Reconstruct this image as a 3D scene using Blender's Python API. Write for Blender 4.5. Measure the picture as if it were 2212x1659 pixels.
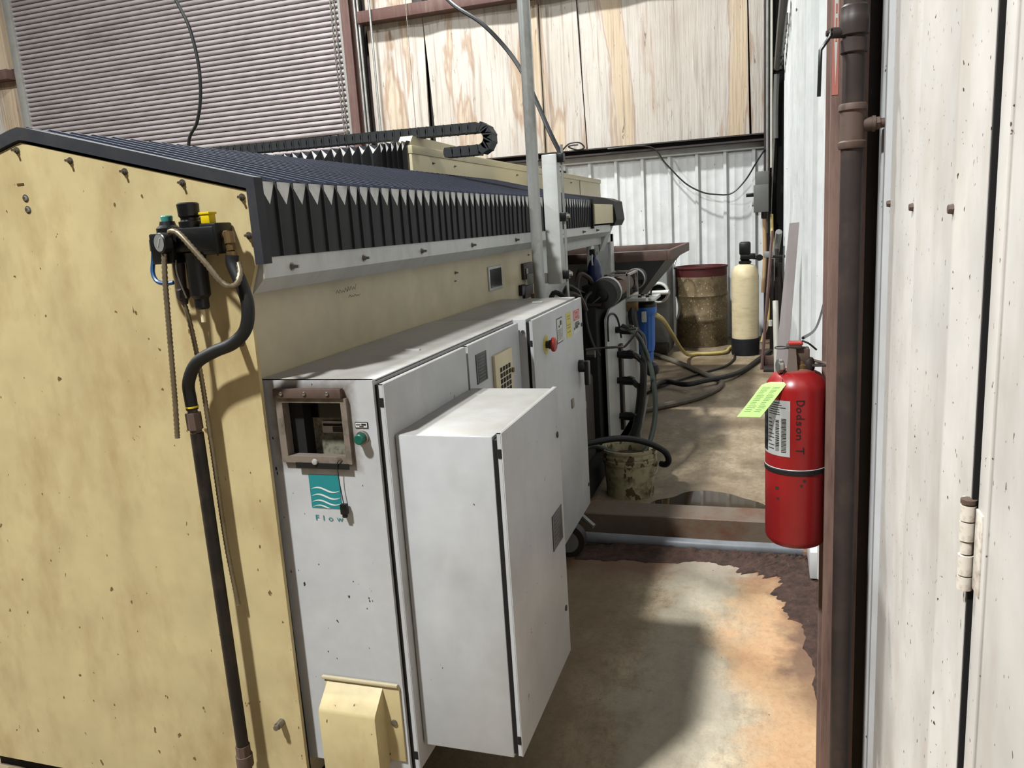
import bpy, bmesh, math, random
from mathutils import Vector, Matrix
random.seed(7)
for o in list(bpy.data.objects): bpy.data.objects.remove(o)
scene = bpy.context.scene
COL = scene.collection

# ------------------------------------------------------------------ camera, world, lamps, exposure
def make_camera():
    yaw, pit, rol = -0.31876759, -0.19769088, -0.06412271
    f = Vector((math.sin(yaw)*math.cos(pit), math.cos(yaw)*math.cos(pit), math.sin(pit)))
    r0 = f.cross(Vector((0, 0, 1))).normalized(); u0 = r0.cross(f)
    r = r0*math.cos(rol) + u0*math.sin(rol); u = -r0*math.sin(rol) + u0*math.cos(rol)
    cd = bpy.data.cameras.new('camera'); cam = bpy.data.objects.new('camera', cd); COL.objects.link(cam)
    cam.matrix_world = Matrix(((r.x, u.x, -f.x, 0), (r.y, u.y, -f.y, 0), (r.z, u.z, -f.z, 1.45), (0, 0, 0, 1)))
    cd.sensor_fit = 'HORIZONTAL'; cd.sensor_width = 36.0; cd.lens = 1696.8/2212*36.0
    cd.clip_start = 0.02; cd.clip_end = 100
    scene.camera = cam
make_camera()
world = bpy.data.worlds.new('world'); scene.world = world; world.use_nodes = True
bg = world.node_tree.nodes['Background']; bg.inputs[0].default_value = (1.0, 1.0, 1.0, 1); bg.inputs[1].default_value = 0.012
def lamp(name, loc, power, size, col):
    d = bpy.data.lights.new(name, 'AREA'); d.shape = 'DISK'; d.size = size; d.energy = power; d.color = col
    o = bpy.data.objects.new(name, d); o.location = loc; COL.objects.link(o); return o
lamp('overhead_area_light', (-2.7, -2.2, 7.2), 1080, 0.5, (0.97, 1.0, 0.99))
lamp('overhead_area_light', (-9.0, 1.2, 7.4), 1000, 0.5, (0.97, 1.0, 0.99))  # unseen extra lamp, added to brighten the right wall
lamp('overhead_area_light', (-3.7, 5.9, 7.4), 780, 0.5, (0.97, 1.0, 0.99))
vs = scene.view_settings; vs.view_transform = 'Standard'; vs.look = 'None'; vs.exposure = 0.60; vs.gamma = 1.0
vs.use_curve_mapping = False

# ------------------------------------------------------------------ helpers
def s2l(v):
    v /= 255.0
    return v/12.92 if v <= 0.04045 else ((v+0.055)/1.055)**2.4
ALB = 0.53   # scales every colour down to weaken bounce and keep shadows dark; exposure compensates
def C(r, g, b): return (s2l(r)*ALB, s2l(g)*ALB, s2l(b)*ALB, 1.0)

WP = {}
class B:
    """collects geometry in world coordinates"""
    def __init__(s): s.v = []; s.f = []; s.m = []
    def raw(s, vs_, fs, mi=0, mat=None):
        n = len(s.v)
        for p in vs_:
            p = Vector(p); s.v.append(tuple(mat @ p) if mat is not None else tuple(p))
        for f in fs: s.f.append([i+n for i in f]); s.m.append(mi)
        return s
    def box(s, x0, x1, y0, y1, z0, z1, bev=0.0, mi=0, mat=None):
        vs_ = [(x0,y0,z0),(x1,y0,z0),(x1,y1,z0),(x0,y1,z0),(x0,y0,z1),(x1,y0,z1),(x1,y1,z1),(x0,y1,z1)]
        fs = [(3,2,1,0),(4,5,6,7),(0,1,5,4),(1,2,6,5),(2,3,7,6),(3,0,4,7)]
        if bev > 0:
            bm = bmesh.new(); bv = [bm.verts.new(p) for p in vs_]
            for f in fs: bm.faces.new([bv[i] for i in f])
            bmesh.ops.bevel(bm, geom=bm.edges[:], offset=bev, segments=2, profile=0.5, affect='EDGES')
            bm.verts.index_update()
            s.raw([v.co[:] for v in bm.verts], [[v.index for v in f.verts] for f in bm.faces], mi, mat); bm.free()
        else: s.raw(vs_, fs, mi, mat)
        return s
    def prism(s, poly, axis, a, b, mi=0, mat=None):
        """poly: 2D points in the two remaining axes, extruded along axis from a to b"""
        def mk(p, t):
            if axis == 'x': return (t, p[0], p[1])
            if axis == 'y': return (p[0], t, p[1])
            return (p[0], p[1], t)
        n = len(poly)
        vs_ = [mk(p, a) for p in poly] + [mk(p, b) for p in poly]
        fs = [list(range(n))[::-1], list(range(n, 2*n))] + [[i, (i+1) % n, n+(i+1) % n, n+i] for i in range(n)]
        return s.raw(vs_, fs, mi, mat)
    def cyl(s, p0, p1, r, seg=16, r1=None, mi=0, cap=True, mat=None):
        return s.tube([p0, p1], r, seg, [r, r if r1 is None else r1], mi, cap, False, mat)
    def tube(s, pts, r, seg=10, radii=None, mi=0, cap=True, smooth=True, mat=None, sub=6):
        pts = [Vector(p) for p in pts]
        if smooth and len(pts) > 2:
            out = []
            for i in range(len(pts)-1):
                p0 = pts[max(i-1, 0)]; p1 = pts[i]; p2 = pts[i+1]; p3 = pts[min(i+2, len(pts)-1)]
                for k in range(sub):
                    t = k/sub
                    out.append(0.5*((2*p1)+(p2-p0)*t+(2*p0-5*p1+4*p2-p3)*t*t+(3*p1-p0-3*p2+p3)*t**3))
            out.append(pts[-1]); pts = out
        n = len(pts); rr = radii if radii else [r]*n
        if callable(rr): rr = [rr(i) for i in range(n)]
        t0 = (pts[1]-pts[0]).normalized()
        up = Vector((0, 0, 1)) if abs(t0.z) < 0.9 else Vector((1, 0, 0))
        nrm = t0.cross(up).normalized(); vs_ = []; fs = []
        for i, p in enumerate(pts):
            t = ((pts[min(i+1, n-1)]-pts[max(i-1, 0)])).normalized()
            nrm = (nrm - t*nrm.dot(t)).normalized(); bn = t.cross(nrm)
            for k in range(seg):
                a = 2*math.pi*k/seg
                vs_.append(p+(nrm*math.cos(a)+bn*math.sin(a))*rr[i])
        for i in range(n-1):
            for k in range(seg):
                k2 = (k+1) % seg
                fs.append((i*seg+k, i*seg+k2, (i+1)*seg+k2, (i+1)*seg+k))
        if cap: fs.append(list(range(seg))[::-1]); fs.append([(n-1)*seg+k for k in range(seg)])
        return s.raw(vs_, fs, mi, mat)
    def lathe(s, prof, base, axis='z', seg=28, mi=0, cap=True):
        """prof: (radius, height) list along axis from base"""
        b = Vector(base); vs_ = []; fs = []; n = len(prof)
        ax = {'z': (Vector((1,0,0)), Vector((0,1,0)), Vector((0,0,1))), 'y': (Vector((1,0,0)), Vector((0,0,-1)), Vector((0,1,0))),
              'x': (Vector((0,1,0)), Vector((0,0,1)), Vector((1,0,0))), '-y': (Vector((1,0,0)), Vector((0,0,1)), Vector((0,-1,0)))}[axis] if isinstance(axis, str) else axis
        for r, h in prof:
            for k in range(seg):
                a = 2*math.pi*k/seg
                vs_.append(b+ax[0]*(r*math.cos(a))+ax[1]*(r*math.sin(a))+ax[2]*h)
        for i in range(n-1):
            for k in range(seg):
                k2 = (k+1) % seg; fs.append((i*seg+k, i*seg+k2, (i+1)*seg+k2, (i+1)*seg+k))
        if cap: fs.append(list(range(seg))[::-1]); fs.append([(n-1)*seg+k for k in range(seg)])
        return s.raw(vs_, fs, mi)
    def obj(s, name, mat, parent=None, ang=32, **kw):
        xs, ys, zs = zip(*s.v)
        org = Vector(((min(xs)+max(xs))/2, (min(ys)+max(ys))/2, min(zs)))
        me = bpy.data.meshes.new(name); me.from_pydata([tuple(Vector(p)-org) for p in s.v], [], s.f)
        for m in (mat if isinstance(mat, (list, tuple)) else [mat]): me.materials.append(m)
        me.polygons.foreach_set('material_index', s.m)
        me.polygons.foreach_set('use_smooth', [True]*len(me.polygons))
        me.validate(); me.update(); me.set_sharp_from_angle(angle=math.radians(ang))
        return link(name, me, org, parent, **kw)
def link(name, me, org, parent=None, label=None, cat=None, group=None, kind=None, rot=None):
    o = bpy.data.objects.new(name, me); COL.objects.link(o)
    org = Vector(org)
    if parent is not None: o.parent = parent; o.location = org-WP[parent.name]
    else: o.location = org
    if rot: o.rotation_euler = rot
    WP[o.name] = org
    if label: o['label'] = label
    if cat and parent is None: o['category'] = cat
    if group: o['group'] = group
    if kind: o['kind'] = kind
    return o
def root(name, loc, label, cat, group=None, kind=None): return link(name, None, loc, None, label, cat, group, kind)
def copy(o, loc, parent=None, scale=None, **kw):
    c = link(o.name.split('.')[0], o.data, loc, parent, **kw)
    if scale: c.scale = scale
    return c

# ------------------------------------------------------------------ materials
def mat(name, col, rough=0.5, metal=0.0, var=0.06, vscale=6.0, dirt=None, damt=0.3, dscale=3.0, stretch=(1, 1, 1), specks=None, sp_scale=60, sp_cut=0.70, bump=0.0, bscale=40, rnd=False, spec=0.32, dust=None, grime=None):
    m = bpy.data.materials.new(name); m.use_nodes = True
    nt = m.node_tree; N = nt.nodes; L = nt.links; bs = N['Principled BSDF']
    bs.inputs['Roughness'].default_value = rough; bs.inputs['Metallic'].default_value = metal
    bs.inputs['Specular IOR Level'].default_value = spec
    tc = N.new('ShaderNodeTexCoord'); vec = tc.outputs['Object']
    if rnd:
        oi = N.new('ShaderNodeObjectInfo'); mu = N.new('ShaderNodeMath'); mu.operation = 'MULTIPLY'; mu.inputs[1].default_value = 50
        L.new(oi.outputs['Random'], mu.inputs[0]); ad = N.new('ShaderNodeVectorMath'); ad.operation = 'ADD'
        L.new(vec, ad.inputs[0]); L.new(mu.outputs[0], ad.inputs[1]); vec = ad.outputs[0]
    def noise(scale, st=(1, 1, 1), det=4.0, ro=0.6):
        mp = N.new('ShaderNodeMapping'); mp.inputs['Scale'].default_value = st; L.new(vec, mp.inputs[0])
        n = N.new('ShaderNodeTexNoise'); n.inputs['Scale'].default_value = scale; n.inputs['Detail'].default_value = det; n.inputs['Roughness'].default_value = ro
        L.new(mp.outputs[0], n.inputs['Vector']); return n.outputs['Fac']
    def ramp(fac, a, b):
        r = N.new('ShaderNodeMapRange'); r.inputs['From Min'].default_value = a; r.inputs['From Max'].default_value = b; r.clamp = True
        L.new(fac, r.inputs['Value']); return r.outputs['Result']
    def mix(fac, a, b):
        x = N.new('ShaderNodeMix'); x.data_type = 'RGBA'
        if isinstance(fac, float): x.inputs[0].default_value = fac
        else: L.new(fac, x.inputs[0])
        for i, q in ((6, a), (7, b)):
            if isinstance(q, tuple): x.inputs[i].default_value = q
            else: L.new(q, x.inputs[i])
        return x.outputs[2]
    dark = tuple(max(0, c*(1-var*2.2)) for c in col[:3])+(1,); lite = tuple(min(1, c*(1+var)) for c in col[:3])+(1,)
    c = mix(ramp(noise(vscale), 0.3, 0.7), dark, lite)
    if dirt:
        def mulf(f, k):
            q = N.new('ShaderNodeMath'); q.operation = 'MULTIPLY'; q.inputs[1].default_value = k; L.new(f, q.inputs[0]); return q.outputs[0]
        c = mix(mulf(ramp(noise(dscale, stretch, 7.0, 0.68), 0.47, 0.72), damt), c, dirt)
    if specks:
        c = mix(ramp(noise(sp_scale, (1, 1, 0.6), 2.0, 0.5), sp_cut, sp_cut+0.02), c, specks)
    if dust:
        ge = N.new('ShaderNodeNewGeometry'); sx = N.new('ShaderNodeSeparateXYZ'); L.new(ge.outputs['Normal'], sx.inputs[0])
        q = N.new('ShaderNodeMath'); q.operation = 'MULTIPLY'; L.new(ramp(sx.outputs['Z'], 0.85, 0.98), q.inputs[0]); L.new(ramp(noise(9.0, (1, 1, 1), 8.0, 0.7), -0.1, 0.62), q.inputs[1])
        c = mix(q.outputs[0], c, dust)
    if grime:
        gx, gz, hx_, hz_, gcol = grime
        ge = N.new('ShaderNodeNewGeometry'); sx = N.new('ShaderNodeSeparateXYZ'); L.new(ge.outputs['Position'], sx.inputs[0])
        def m2(op, a, b_):
            q = N.new('ShaderNodeMath'); q.operation = op
            for i, k in enumerate((a, b_)):
                if isinstance(k, (int, float)): q.inputs[i].default_value = k
                else: L.new(k, q.inputs[i])
            return q.outputs[0]
        dx = m2('SUBTRACT', m2('ABSOLUTE', m2('SUBTRACT', sx.outputs['X'], gx), 0), hx_); dz = m2('SUBTRACT', m2('ABSOLUTE', m2('SUBTRACT', sx.outputs['Z'], gz), 0), hz_)
        dd = m2('ADD', m2('MAXIMUM', dx, dz), m2('MULTIPLY', noise(40, (1, 1, 1), 5.0, 0.6), 0.03))
        c = mix(m2('MULTIPLY', ramp(dd, 0.040, 0.010), 0.85), c, gcol)
    L.new(c, bs.inputs['Base Color'])
    if bump:
        bp = N.new('ShaderNodeBump'); bp.inputs['Strength'].default_value = bump; bp.inputs['Distance'].default_value = 0.01
        L.new(noise(bscale, (1, 1, 1), 5.0, 0.6), bp.inputs['Height']); L.new(bp.outputs[0], bs.inputs['Normal'])
    return m
def hexn(name): return bpy.data.materials[name]

white_panel = mat('white_panel_paint', C(240, 241, 240), 0.42, dirt=C(176, 166, 152), damt=0.25, dscale=2.2, stretch=(3, 3, 0.5), specks=C(70, 60, 50), sp_scale=34, sp_cut=0.745, rnd=True)
white_near = mat('white_wall_speckled', C(228, 222, 216), 0.45, dirt=C(196, 182, 166), damt=0.6, dscale=3.0, stretch=(2, 2, 0.8), specks=C(84, 70, 58), sp_scale=120, sp_cut=0.705, rnd=True)
cream = mat('cream_paint', C(216, 197, 148), 0.45, dirt=C(172, 142, 94), damt=0.7, dscale=3.4, stretch=(1.6, 1.6, 0.7), specks=C(120, 95, 60), sp_scale=55, sp_cut=0.72)
cream_side = mat('cream_side_paint', C(214, 200, 166), 0.42, dirt=C(170, 150, 110), damt=0.35, dscale=2.0)
cream_beam = mat('cream_beam_paint', C(238, 224, 184), 0.42, dirt=C(170, 148, 100), damt=0.3, dscale=3.0)
grey_white = mat('cabinet_white_paint', C(205, 206, 208), 0.4, dust=C(168, 163, 156), dirt=C(170, 162, 152), damt=0.3, dscale=2.8, stretch=(1.5, 1.5, 0.7), specks=C(60, 50, 45), sp_scale=70, sp_cut=0.745)
frame_grime = mat('grimy_window_frame', C(136, 124, 112), 0.5, dirt=C(54, 42, 34), damt=1.0, dscale=14.0)
grime_white = mat('grimy_white_paint', C(205, 200, 194), 0.5, dirt=C(96, 76, 62), damt=0.9, dscale=7.0)
rail_white = mat('rail_white_paint', C(214, 215, 212), 0.35, dirt=C(150, 145, 130), damt=0.4, dscale=4.0, stretch=(1, 3, 1))
black_rubber = mat('black_rubber', C(20, 20, 22), 0.55, var=0.2)
black_plastic = mat('black_plastic', C(18, 18, 19), 0.38, var=0.15)
black_gap = mat('black_gap_seal', C(14, 12, 11), 0.8)
bellow_side = mat('bellows_side_black', C(20, 20, 23), 0.62, var=0.3, dirt=C(70, 68, 66), damt=0.35, dscale=5, stretch=(1, 1, 0.4), rnd=True)
bellow_roof = mat('bellows_roof_vinyl', C(34, 37, 50), 0.42, var=0.15, dirt=C(60, 62, 72), damt=0.4, dscale=6, rnd=True)
bellow_gusset = mat('bellows_gusset_grey', C(232, 231, 228), 0.28, dirt=C(150, 146, 138), damt=0.5, dscale=30, rnd=True)
bellow_edge = mat('bellows_fold_edge', C(52, 57, 74), 0.42, var=0.1)
bellow_frame = mat('bellows_frame_vinyl', C(50, 52, 58), 0.65, dirt=C(84, 80, 76), damt=0.5, dscale=7, spec=0.2)
steel = mat('bare_steel', C(170, 164, 154), 0.32, 0.85, dirt=C(90, 76, 60), damt=0.4, dscale=20)
bright_steel = mat('bright_bolt_steel', C(205, 200, 192), 0.25, 0.9)
galv = mat('galvanised_steel', C(186, 186, 182), 0.4, 0.55, dirt=C(112, 108, 100), damt=0.7, dscale=9, stretch=(1, 1, 0.5))
brown_steel = mat('red_oxide_steel', C(104, 74, 68), 0.6, dirt=C(150, 132, 120), damt=0.35, dscale=4, stretch=(4, 4, 0.35))
worn_column = mat('worn_column_paint', C(152, 122, 112), 0.6, dirt=C(90, 68, 62), damt=0.8, dscale=9, stretch=(4, 4, 0.4))
dark_steel = mat('dark_brown_steel', C(52, 42, 40), 0.55, dirt=C(88, 74, 66), damt=0.4, dscale=8)
pipe_dark = mat('dark_pipe_steel', C(62, 52, 50), 0.5, 0.2, dirt=C(100, 82, 70), damt=0.45, dscale=14)
pipe_rust = mat('rusty_fitting_iron', C(104, 84, 74), 0.65, 0.1, dirt=C(70, 52, 44), damt=0.6, dscale=22)
black_pipe = mat('black_iron_pipe', C(34, 30, 28), 0.45, 0.2, dirt=C(80, 66, 56), damt=0.5, dscale=18)
brass = mat('brass_fitting', C(150, 122, 84), 0.4, 0.7, dirt=C(90, 70, 46), damt=0.5, dscale=30)
slat_paint = mat('roller_slat_paint', C(196, 186, 187), 0.45, dirt=C(120, 108, 106), damt=0.5, dscale=1.6, stretch=(0.6, 1, 3), rnd=True)
guide_grey = mat('door_guide_grey', C(168, 166, 160), 0.5, dirt=C(110, 104, 96), damt=0.5, dscale=6)
chain_steel = mat('chain_steel', C(150, 144, 136), 0.4, 0.5)
teal = mat('teal_print', C(34, 140, 144), 0.5, var=0.03)
print_white = mat('white_print', C(232, 232, 230), 0.5, var=0.02)
print_black = mat('black_print', C(26, 26, 28), 0.5, var=0.02)
plate_dark = mat('nameplate_dark', C(44, 46, 48), 0.4)
plate_line = mat('nameplate_line', C(132, 132, 130), 0.4)
red_paint = mat('extinguisher_red', C(154, 28, 30), 0.32, dust=C(150, 116, 100), dirt=C(110, 24, 26), damt=0.4, dscale=8)
handle_steel = mat('handle_grey_steel', C(128, 114, 106), 0.45, dirt=C(80, 64, 56), damt=0.6, dscale=25)
red_plastic = mat('red_plastic', C(170, 44, 36), 0.35)
yellow_plastic = mat('yellow_plastic', C(240, 208, 20), 0.4)
yellow_label = mat('yellow_label', C(222, 208, 84), 0.5)
label_red = mat('label_red_print', C(206, 80, 74), 0.5)
sticker_pink = mat('faded_sticker', C(206, 128, 114), 0.5)
label_white = mat('label_white', C(224, 222, 216), 0.5)
label_grey = mat('label_silver', C(182, 182, 180), 0.45)
green_button = mat('green_button', C(16, 98, 80), 0.35)
teal_cap = mat('teal_cap', C(70, 150, 140), 0.35)
tag_green = mat('fluorescent_green_card', C(214, 255, 158), 0.6, var=0.02)
tag_print = mat('tag_print', C(140, 190, 110), 0.6)
blue_plastic = mat('filter_blue', C(58, 116, 206), 0.3, var=0.1)
blue_tube = mat('blue_tube', C(26, 78, 128), 0.35)
dark_blue = mat('dark_blue_bottle', C(30, 44, 92), 0.3, var=0.2)
resin = mat('fibreglass_tank', C(248, 230, 188), 0.42, var=0.05, dirt=C(190, 164, 116), damt=0.5, dscale=5, stretch=(1, 1, 4))
tank_black = mat('tank_base_black', C(30, 31, 36), 0.55)
drum_paint = mat('dirty_drum', C(150, 130, 98), 0.6, dirt=C(56, 44, 32), damt=0.95, dscale=6, specks=C(206, 192, 156), sp_scale=60, sp_cut=0.64, bump=0.3, bscale=18)
drum_red = mat('drum_top_red', C(92, 34, 36), 0.55, dirt=C(60, 34, 30), damt=0.5, dscale=8)
bucket_paint = mat('muddy_bucket', C(206, 196, 156), 0.5, dirt=C(58, 44, 30), damt=1.0, dscale=14, specks=C(104, 86, 60), sp_scale=24, sp_cut=0.60, bump=0.2)
mud = mat('bucket_sludge', C(92, 78, 58), 0.8, dirt=C(40, 32, 24), damt=0.8, dscale=25, bump=0.6, bscale=30)
hopper_rust = mat('hopper_rusty_steel', C(112, 88, 78), 0.6, dirt=C(66, 46, 38), damt=0.7, dscale=6)
hopper_dark = mat('hopper_dark_panel', C(92, 98, 106), 0.5, dirt=C(70, 54, 44), damt=0.6, dscale=3)
grey_machine = mat('grey_machine_paint', C(150, 152, 150), 0.5, dirt=C(96, 92, 84), damt=0.5, dscale=4)
hose_grey = mat('grey_hose', C(122, 112, 100), 0.5, dirt=C(74, 64, 54), damt=0.5, dscale=14)
hose_dark = mat('dark_hose', C(44, 44, 42), 0.42)
hose_green = mat('dark_green_hose', C(58, 66, 58), 0.4)
hose_yellow = mat('yellow_hose', C(242, 218, 136), 0.45, dirt=C(160, 130, 70), damt=0.4, dscale=12)
armour = mat('armoured_conduit', C(150, 136, 112), 0.38, 0.55, dirt=C(84, 68, 50), damt=0.5, dscale=40)
board_lilac = mat('pale_metal_strip', C(204, 192, 190), 0.4, dirt=C(176, 170, 172), damt=0.4, dscale=3)
pvc = mat('pvc_white', C(226, 222, 210), 0.4)
pvc_grey = mat('pvc_grey', C(136, 140, 146), 0.4, dirt=C(100, 92, 84), damt=0.5, dscale=8)
box_grey = mat('electrical_box_grey', C(110, 110, 106), 0.5)
beam_steel = mat('floor_beam_steel', C(120, 106, 92), 0.6, dirt=C(112, 70, 48), damt=0.9, dscale=5, bump=0.2)
wood_tan = mat('tan_pipe', C(196, 160, 120), 0.5)
glass_dark = mat('dark_screen', C(16, 17, 18), 0.15)
chip_metal = mat('chipped_inner_panel', C(150, 146, 126), 0.6, dirt=C(40, 34, 28), damt=1.0, dscale=60)
dirt_mat = mat('dirt_brown', C(86, 62, 52), 0.9, var=0.25, vscale=30, dirt=C(48, 32, 26), damt=0.8, dscale=22, specks=C(190, 180, 170), sp_scale=120, sp_cut=0.77, bump=0.9, bscale=60)
chain_black = mat('cable_chain_plastic', C(44, 46, 48), 0.5, var=0.15)

def floor_material():
    m = bpy.data.materials.new('stained_concrete'); m.use_nodes = True
    nt = m.node_tree; N = nt.nodes; L = nt.links; bs = N['Principled BSDF']
    tc = N.new('ShaderNodeTexCoord'); geo = N.new('ShaderNodeNewGeometry')
    sep = N.new('ShaderNodeSeparateXYZ'); L.new(geo.outputs['Position'], sep.inputs[0])
    def noise(scale, st=(1, 1, 1), det=5, ro=0.62, dist=0.0):
        mp = N.new('ShaderNodeMapping'); mp.inputs['Scale'].default_value = st; L.new(geo.outputs['Position'], mp.inputs[0])
        n = N.new('ShaderNodeTexNoise'); n.inputs['Scale'].default_value = scale; n.inputs['Detail'].default_value = det
        n.inputs['Roughness'].default_value = ro; n.inputs['Distortion'].default_value = dist; L.new(mp.outputs[0], n.inputs['Vector']); return n.outputs['Fac']
    def rng(f, a, b, o0=0.0, o1=1.0):
        r = N.new('ShaderNodeMapRange'); r.inputs[1].default_value = a; r.inputs[2].default_value = b; r.inputs[3].default_value = o0; r.inputs[4].default_value = o1
        L.new(f, r.inputs[0]); return r.outputs[0]
    def mth(op, a, b):
        q = N.new('ShaderNodeMath'); q.operation = op; q.use_clamp = False
        for i, k in enumerate((a, b)):
            if isinstance(k, (int, float)): q.inputs[i].default_value = k
            else: L.new(k, q.inputs[i])
        return q.outputs[0]
    def mix(f, a, b):
        x = N.new('ShaderNodeMix'); x.data_type = 'RGBA'; L.new(f, x.inputs[0])
        for i, q in ((6, a), (7, b)):
            if isinstance(q, tuple): x.inputs[i].default_value = q
            else: L.new(q, x.inputs[i])
        return x.outputs[2]
    X, Y = sep.outputs['X'], sep.outputs['Y']
    wob = rng(noise(2.6, det=6), 0.25, 0.75, -0.16, 0.16)
    wob2 = rng(noise(9, det=6), 0.25, 0.75, -0.05, 0.05)
    base = mix(rng(noise(3.5, det=8), 0.32, 0.68), C(176, 154, 124), C(222, 204, 172))
    base = mix(mth('MULTIPLY', rng(noise(14, (1, 0.4, 1), 6), 0.45, 0.7), 0.45), base, C(112, 94, 72))
    base = mix(mth('MULTIPLY', rng(noise(38, (1, 0.6, 1), 7, 0.75), 0.46, 0.70), 0.75), base, C(122, 102, 78))
    base = mix(mth('MULTIPLY', rng(noise(130, (1, 1, 1), 4, 0.7), 0.52, 0.68), 0.45), base, C(96, 80, 62))
    base = mix(mth('MULTIPLY', rng(Y, 3.45, 3.65), 0.30), base, C(126, 108, 84))
    # rust-orange tint of the front slab
    front = rng(mth('ADD', Y, wob), 3.45, 3.25)
    side = rng(mth('ADD', mth('ADD', X, wob), wob2), -0.16, 0.0)
    orange = mix(rng(noise(5, det=7), 0.35, 0.65), C(228, 186, 138), C(210, 156, 108))
    orange = mix(mth('MULTIPLY', rng(noise(70, (1, 0.7, 1), 7, 0.75), 0.5, 0.7), 0.5), orange, C(150, 108, 72))
    c = mix(mth('MULTIPLY', mth('MULTIPLY', front, side), 0.85), base, orange)
    lft_shade = rng(mth('ADD', X, wob), -0.3, -0.62)
    c = mix(mth('MULTIPLY', mth('MULTIPLY', front, lft_shade), 0.8), c, C(128, 106, 74))  # left floor colour darkened to deepen the machine's shadow
    rim = rng(mth('ADD', mth('ADD', Y, wob2), wob), 2.95, 3.15)
    c = mix(mth('MULTIPLY', mth('MULTIPLY', rim, front), 0.8), c, C(118, 76, 52))
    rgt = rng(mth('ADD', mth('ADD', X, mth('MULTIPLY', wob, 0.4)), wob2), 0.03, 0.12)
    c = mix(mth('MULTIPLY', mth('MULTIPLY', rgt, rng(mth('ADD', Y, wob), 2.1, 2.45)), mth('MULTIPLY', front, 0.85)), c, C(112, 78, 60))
    grey = mth('MULTIPLY', front, mth('MULTIPLY', rng(mth('ADD', X, wob), -0.42, -0.34), rng(mth('ADD', X, wob), -0.08, -0.2)))
    c = mix(mth('MULTIPLY', grey, 0.6), c, C(186, 178, 160))
    # far slab, damp brown patches
    damp = mth('MULTIPLY', rng(noise(1.7, det=5), 0.42, 0.62), rng(Y, 3.4, 3.6))
    c = mix(mth('MULTIPLY', damp, 0.6), c, C(104, 80, 58))
    c = mix(rng(noise(60, det=2), 0.745, 0.76), c, C(48, 38, 30))
    L.new(c, bs.inputs['Base Color'])
    L.new(rng(damp, 0, 1, 0.62, 0.34), bs.inputs['Roughness'])
    bp = N.new('ShaderNodeBump'); bp.inputs['Strength'].default_value = 0.25; bp.inputs['Distance'].default_value = 0.01
    L.new(noise(45, det=8), bp.inputs['Height']); L.new(bp.outputs[0], bs.inputs['Normal'])
    return m
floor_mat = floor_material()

def insulation_material():
    m = bpy.data.materials.new('stained_wall_sheet'); m.use_nodes = True
    nt = m.node_tree; N = nt.nodes; L = nt.links; bs = N['Principled BSDF']; bs.inputs['Roughness'].default_value = 0.6
    geo = N.new('ShaderNodeNewGeometry')
    def noise(scale, st, det=6, ro=0.6, dist=0.0):
        mp = N.new('ShaderNodeMapping'); mp.inputs['Scale'].default_value = st; L.new(geo.outputs['Position'], mp.inputs[0])
        n = N.new('ShaderNodeTexNoise'); n.inputs['Scale'].default_value = scale; n.inputs['Detail'].default_value = det
        n.inputs['Roughness'].default_value = ro; n.inputs['Distortion'].default_value = dist; L.new(mp.outputs[0], n.inputs['Vector']); return n.outputs['Fac']
    def rng(f, a, b, o1=1.0):
        r = N.new('ShaderNodeMapRange'); r.inputs[1].default_value = a; r.inputs[2].default_value = b; r.inputs[4].default_value = o1
        L.new(f, r.inputs[0]); return r.outputs[0]
    def mix(f, a, b):
        x = N.new('ShaderNodeMix'); x.data_type = 'RGBA'; L.new(f, x.inputs[0])
        for i, q in ((6, a), (7, b)):
            if isinstance(q, tuple): x.inputs[i].default_value = q
            else: L.new(q, x.inputs[i])
        return x.outputs[2]
    def band(f, a, b_, c_, d_, o1):
        m1 = rng(f, a, b_); m2 = rng(f, d_, c_); q = N.new('ShaderNodeMath'); q.operation = 'MULTIPLY'; L.new(m1, q.inputs[0]); L.new(m2, q.inputs[1])
        w = N.new('ShaderNodeMath'); w.operation = 'MULTIPLY'; w.inputs[1].default_value = o1; L.new(q.outputs[0], w.inputs[0]); return w.outputs[0]
    c = mix(rng(noise(1.1, (1, 1, 0.6)), 0.3, 0.7), C(200, 187, 174), C(226, 218, 208))
    st1 = noise(2.1, (1.0, 1, 0.13), 5, 0.55, 0.5)
    c = mix(rng(st1, 0.52, 0.60, 0.7), c, C(216, 186, 144))
    c = mix(band(st1, 0.515, 0.535, 0.545, 0.565, 0.6), c, C(168, 130, 96))
    st2 = noise(4.2, (1.2, 1, 0.12), 6, 0.62, 0.6)
    c = mix(rng(st2, 0.60, 0.70, 0.6), c, C(176, 136, 100))
    c = mix(rng(noise(16, (1.6, 1, 0.05), 3), 0.52, 0.66, 0.45), c, C(140, 118, 100))
    c = mix(rng(noise(9, (2.0, 1, 0.30), 9, 0.78, 1.2), 0.62, 0.66, 0.9), c, C(66, 50, 40))
    c = mix(rng(noise(26, (1.4, 1, 0.12), 6, 0.7, 0.8), 0.64, 0.68, 0.7), c, C(84, 64, 52))
    L.new(c, bs.inputs['Base Color'])
    bp = N.new('ShaderNodeBump'); bp.inputs['Strength'].default_value = 0.5; bp.inputs['Distance'].default_value = 0.02
    L.new(noise(30, (1.5, 1, 0.05), 4), bp.inputs['Height']); L.new(bp.outputs[0], bs.inputs['Normal'])
    return m
sheet_mat = insulation_material()

def water_material():
    m = bpy.data.materials.new('puddle_water'); m.use_nodes = True
    bs = m.node_tree.nodes['Principled BSDF']; bs.inputs['Base Color'].default_value = C(74, 62, 48)
    bs.inputs['Roughness'].default_value = 0.04; bs.inputs['Specular IOR Level'].default_value = 0.7
    return m
water = water_material()

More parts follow.
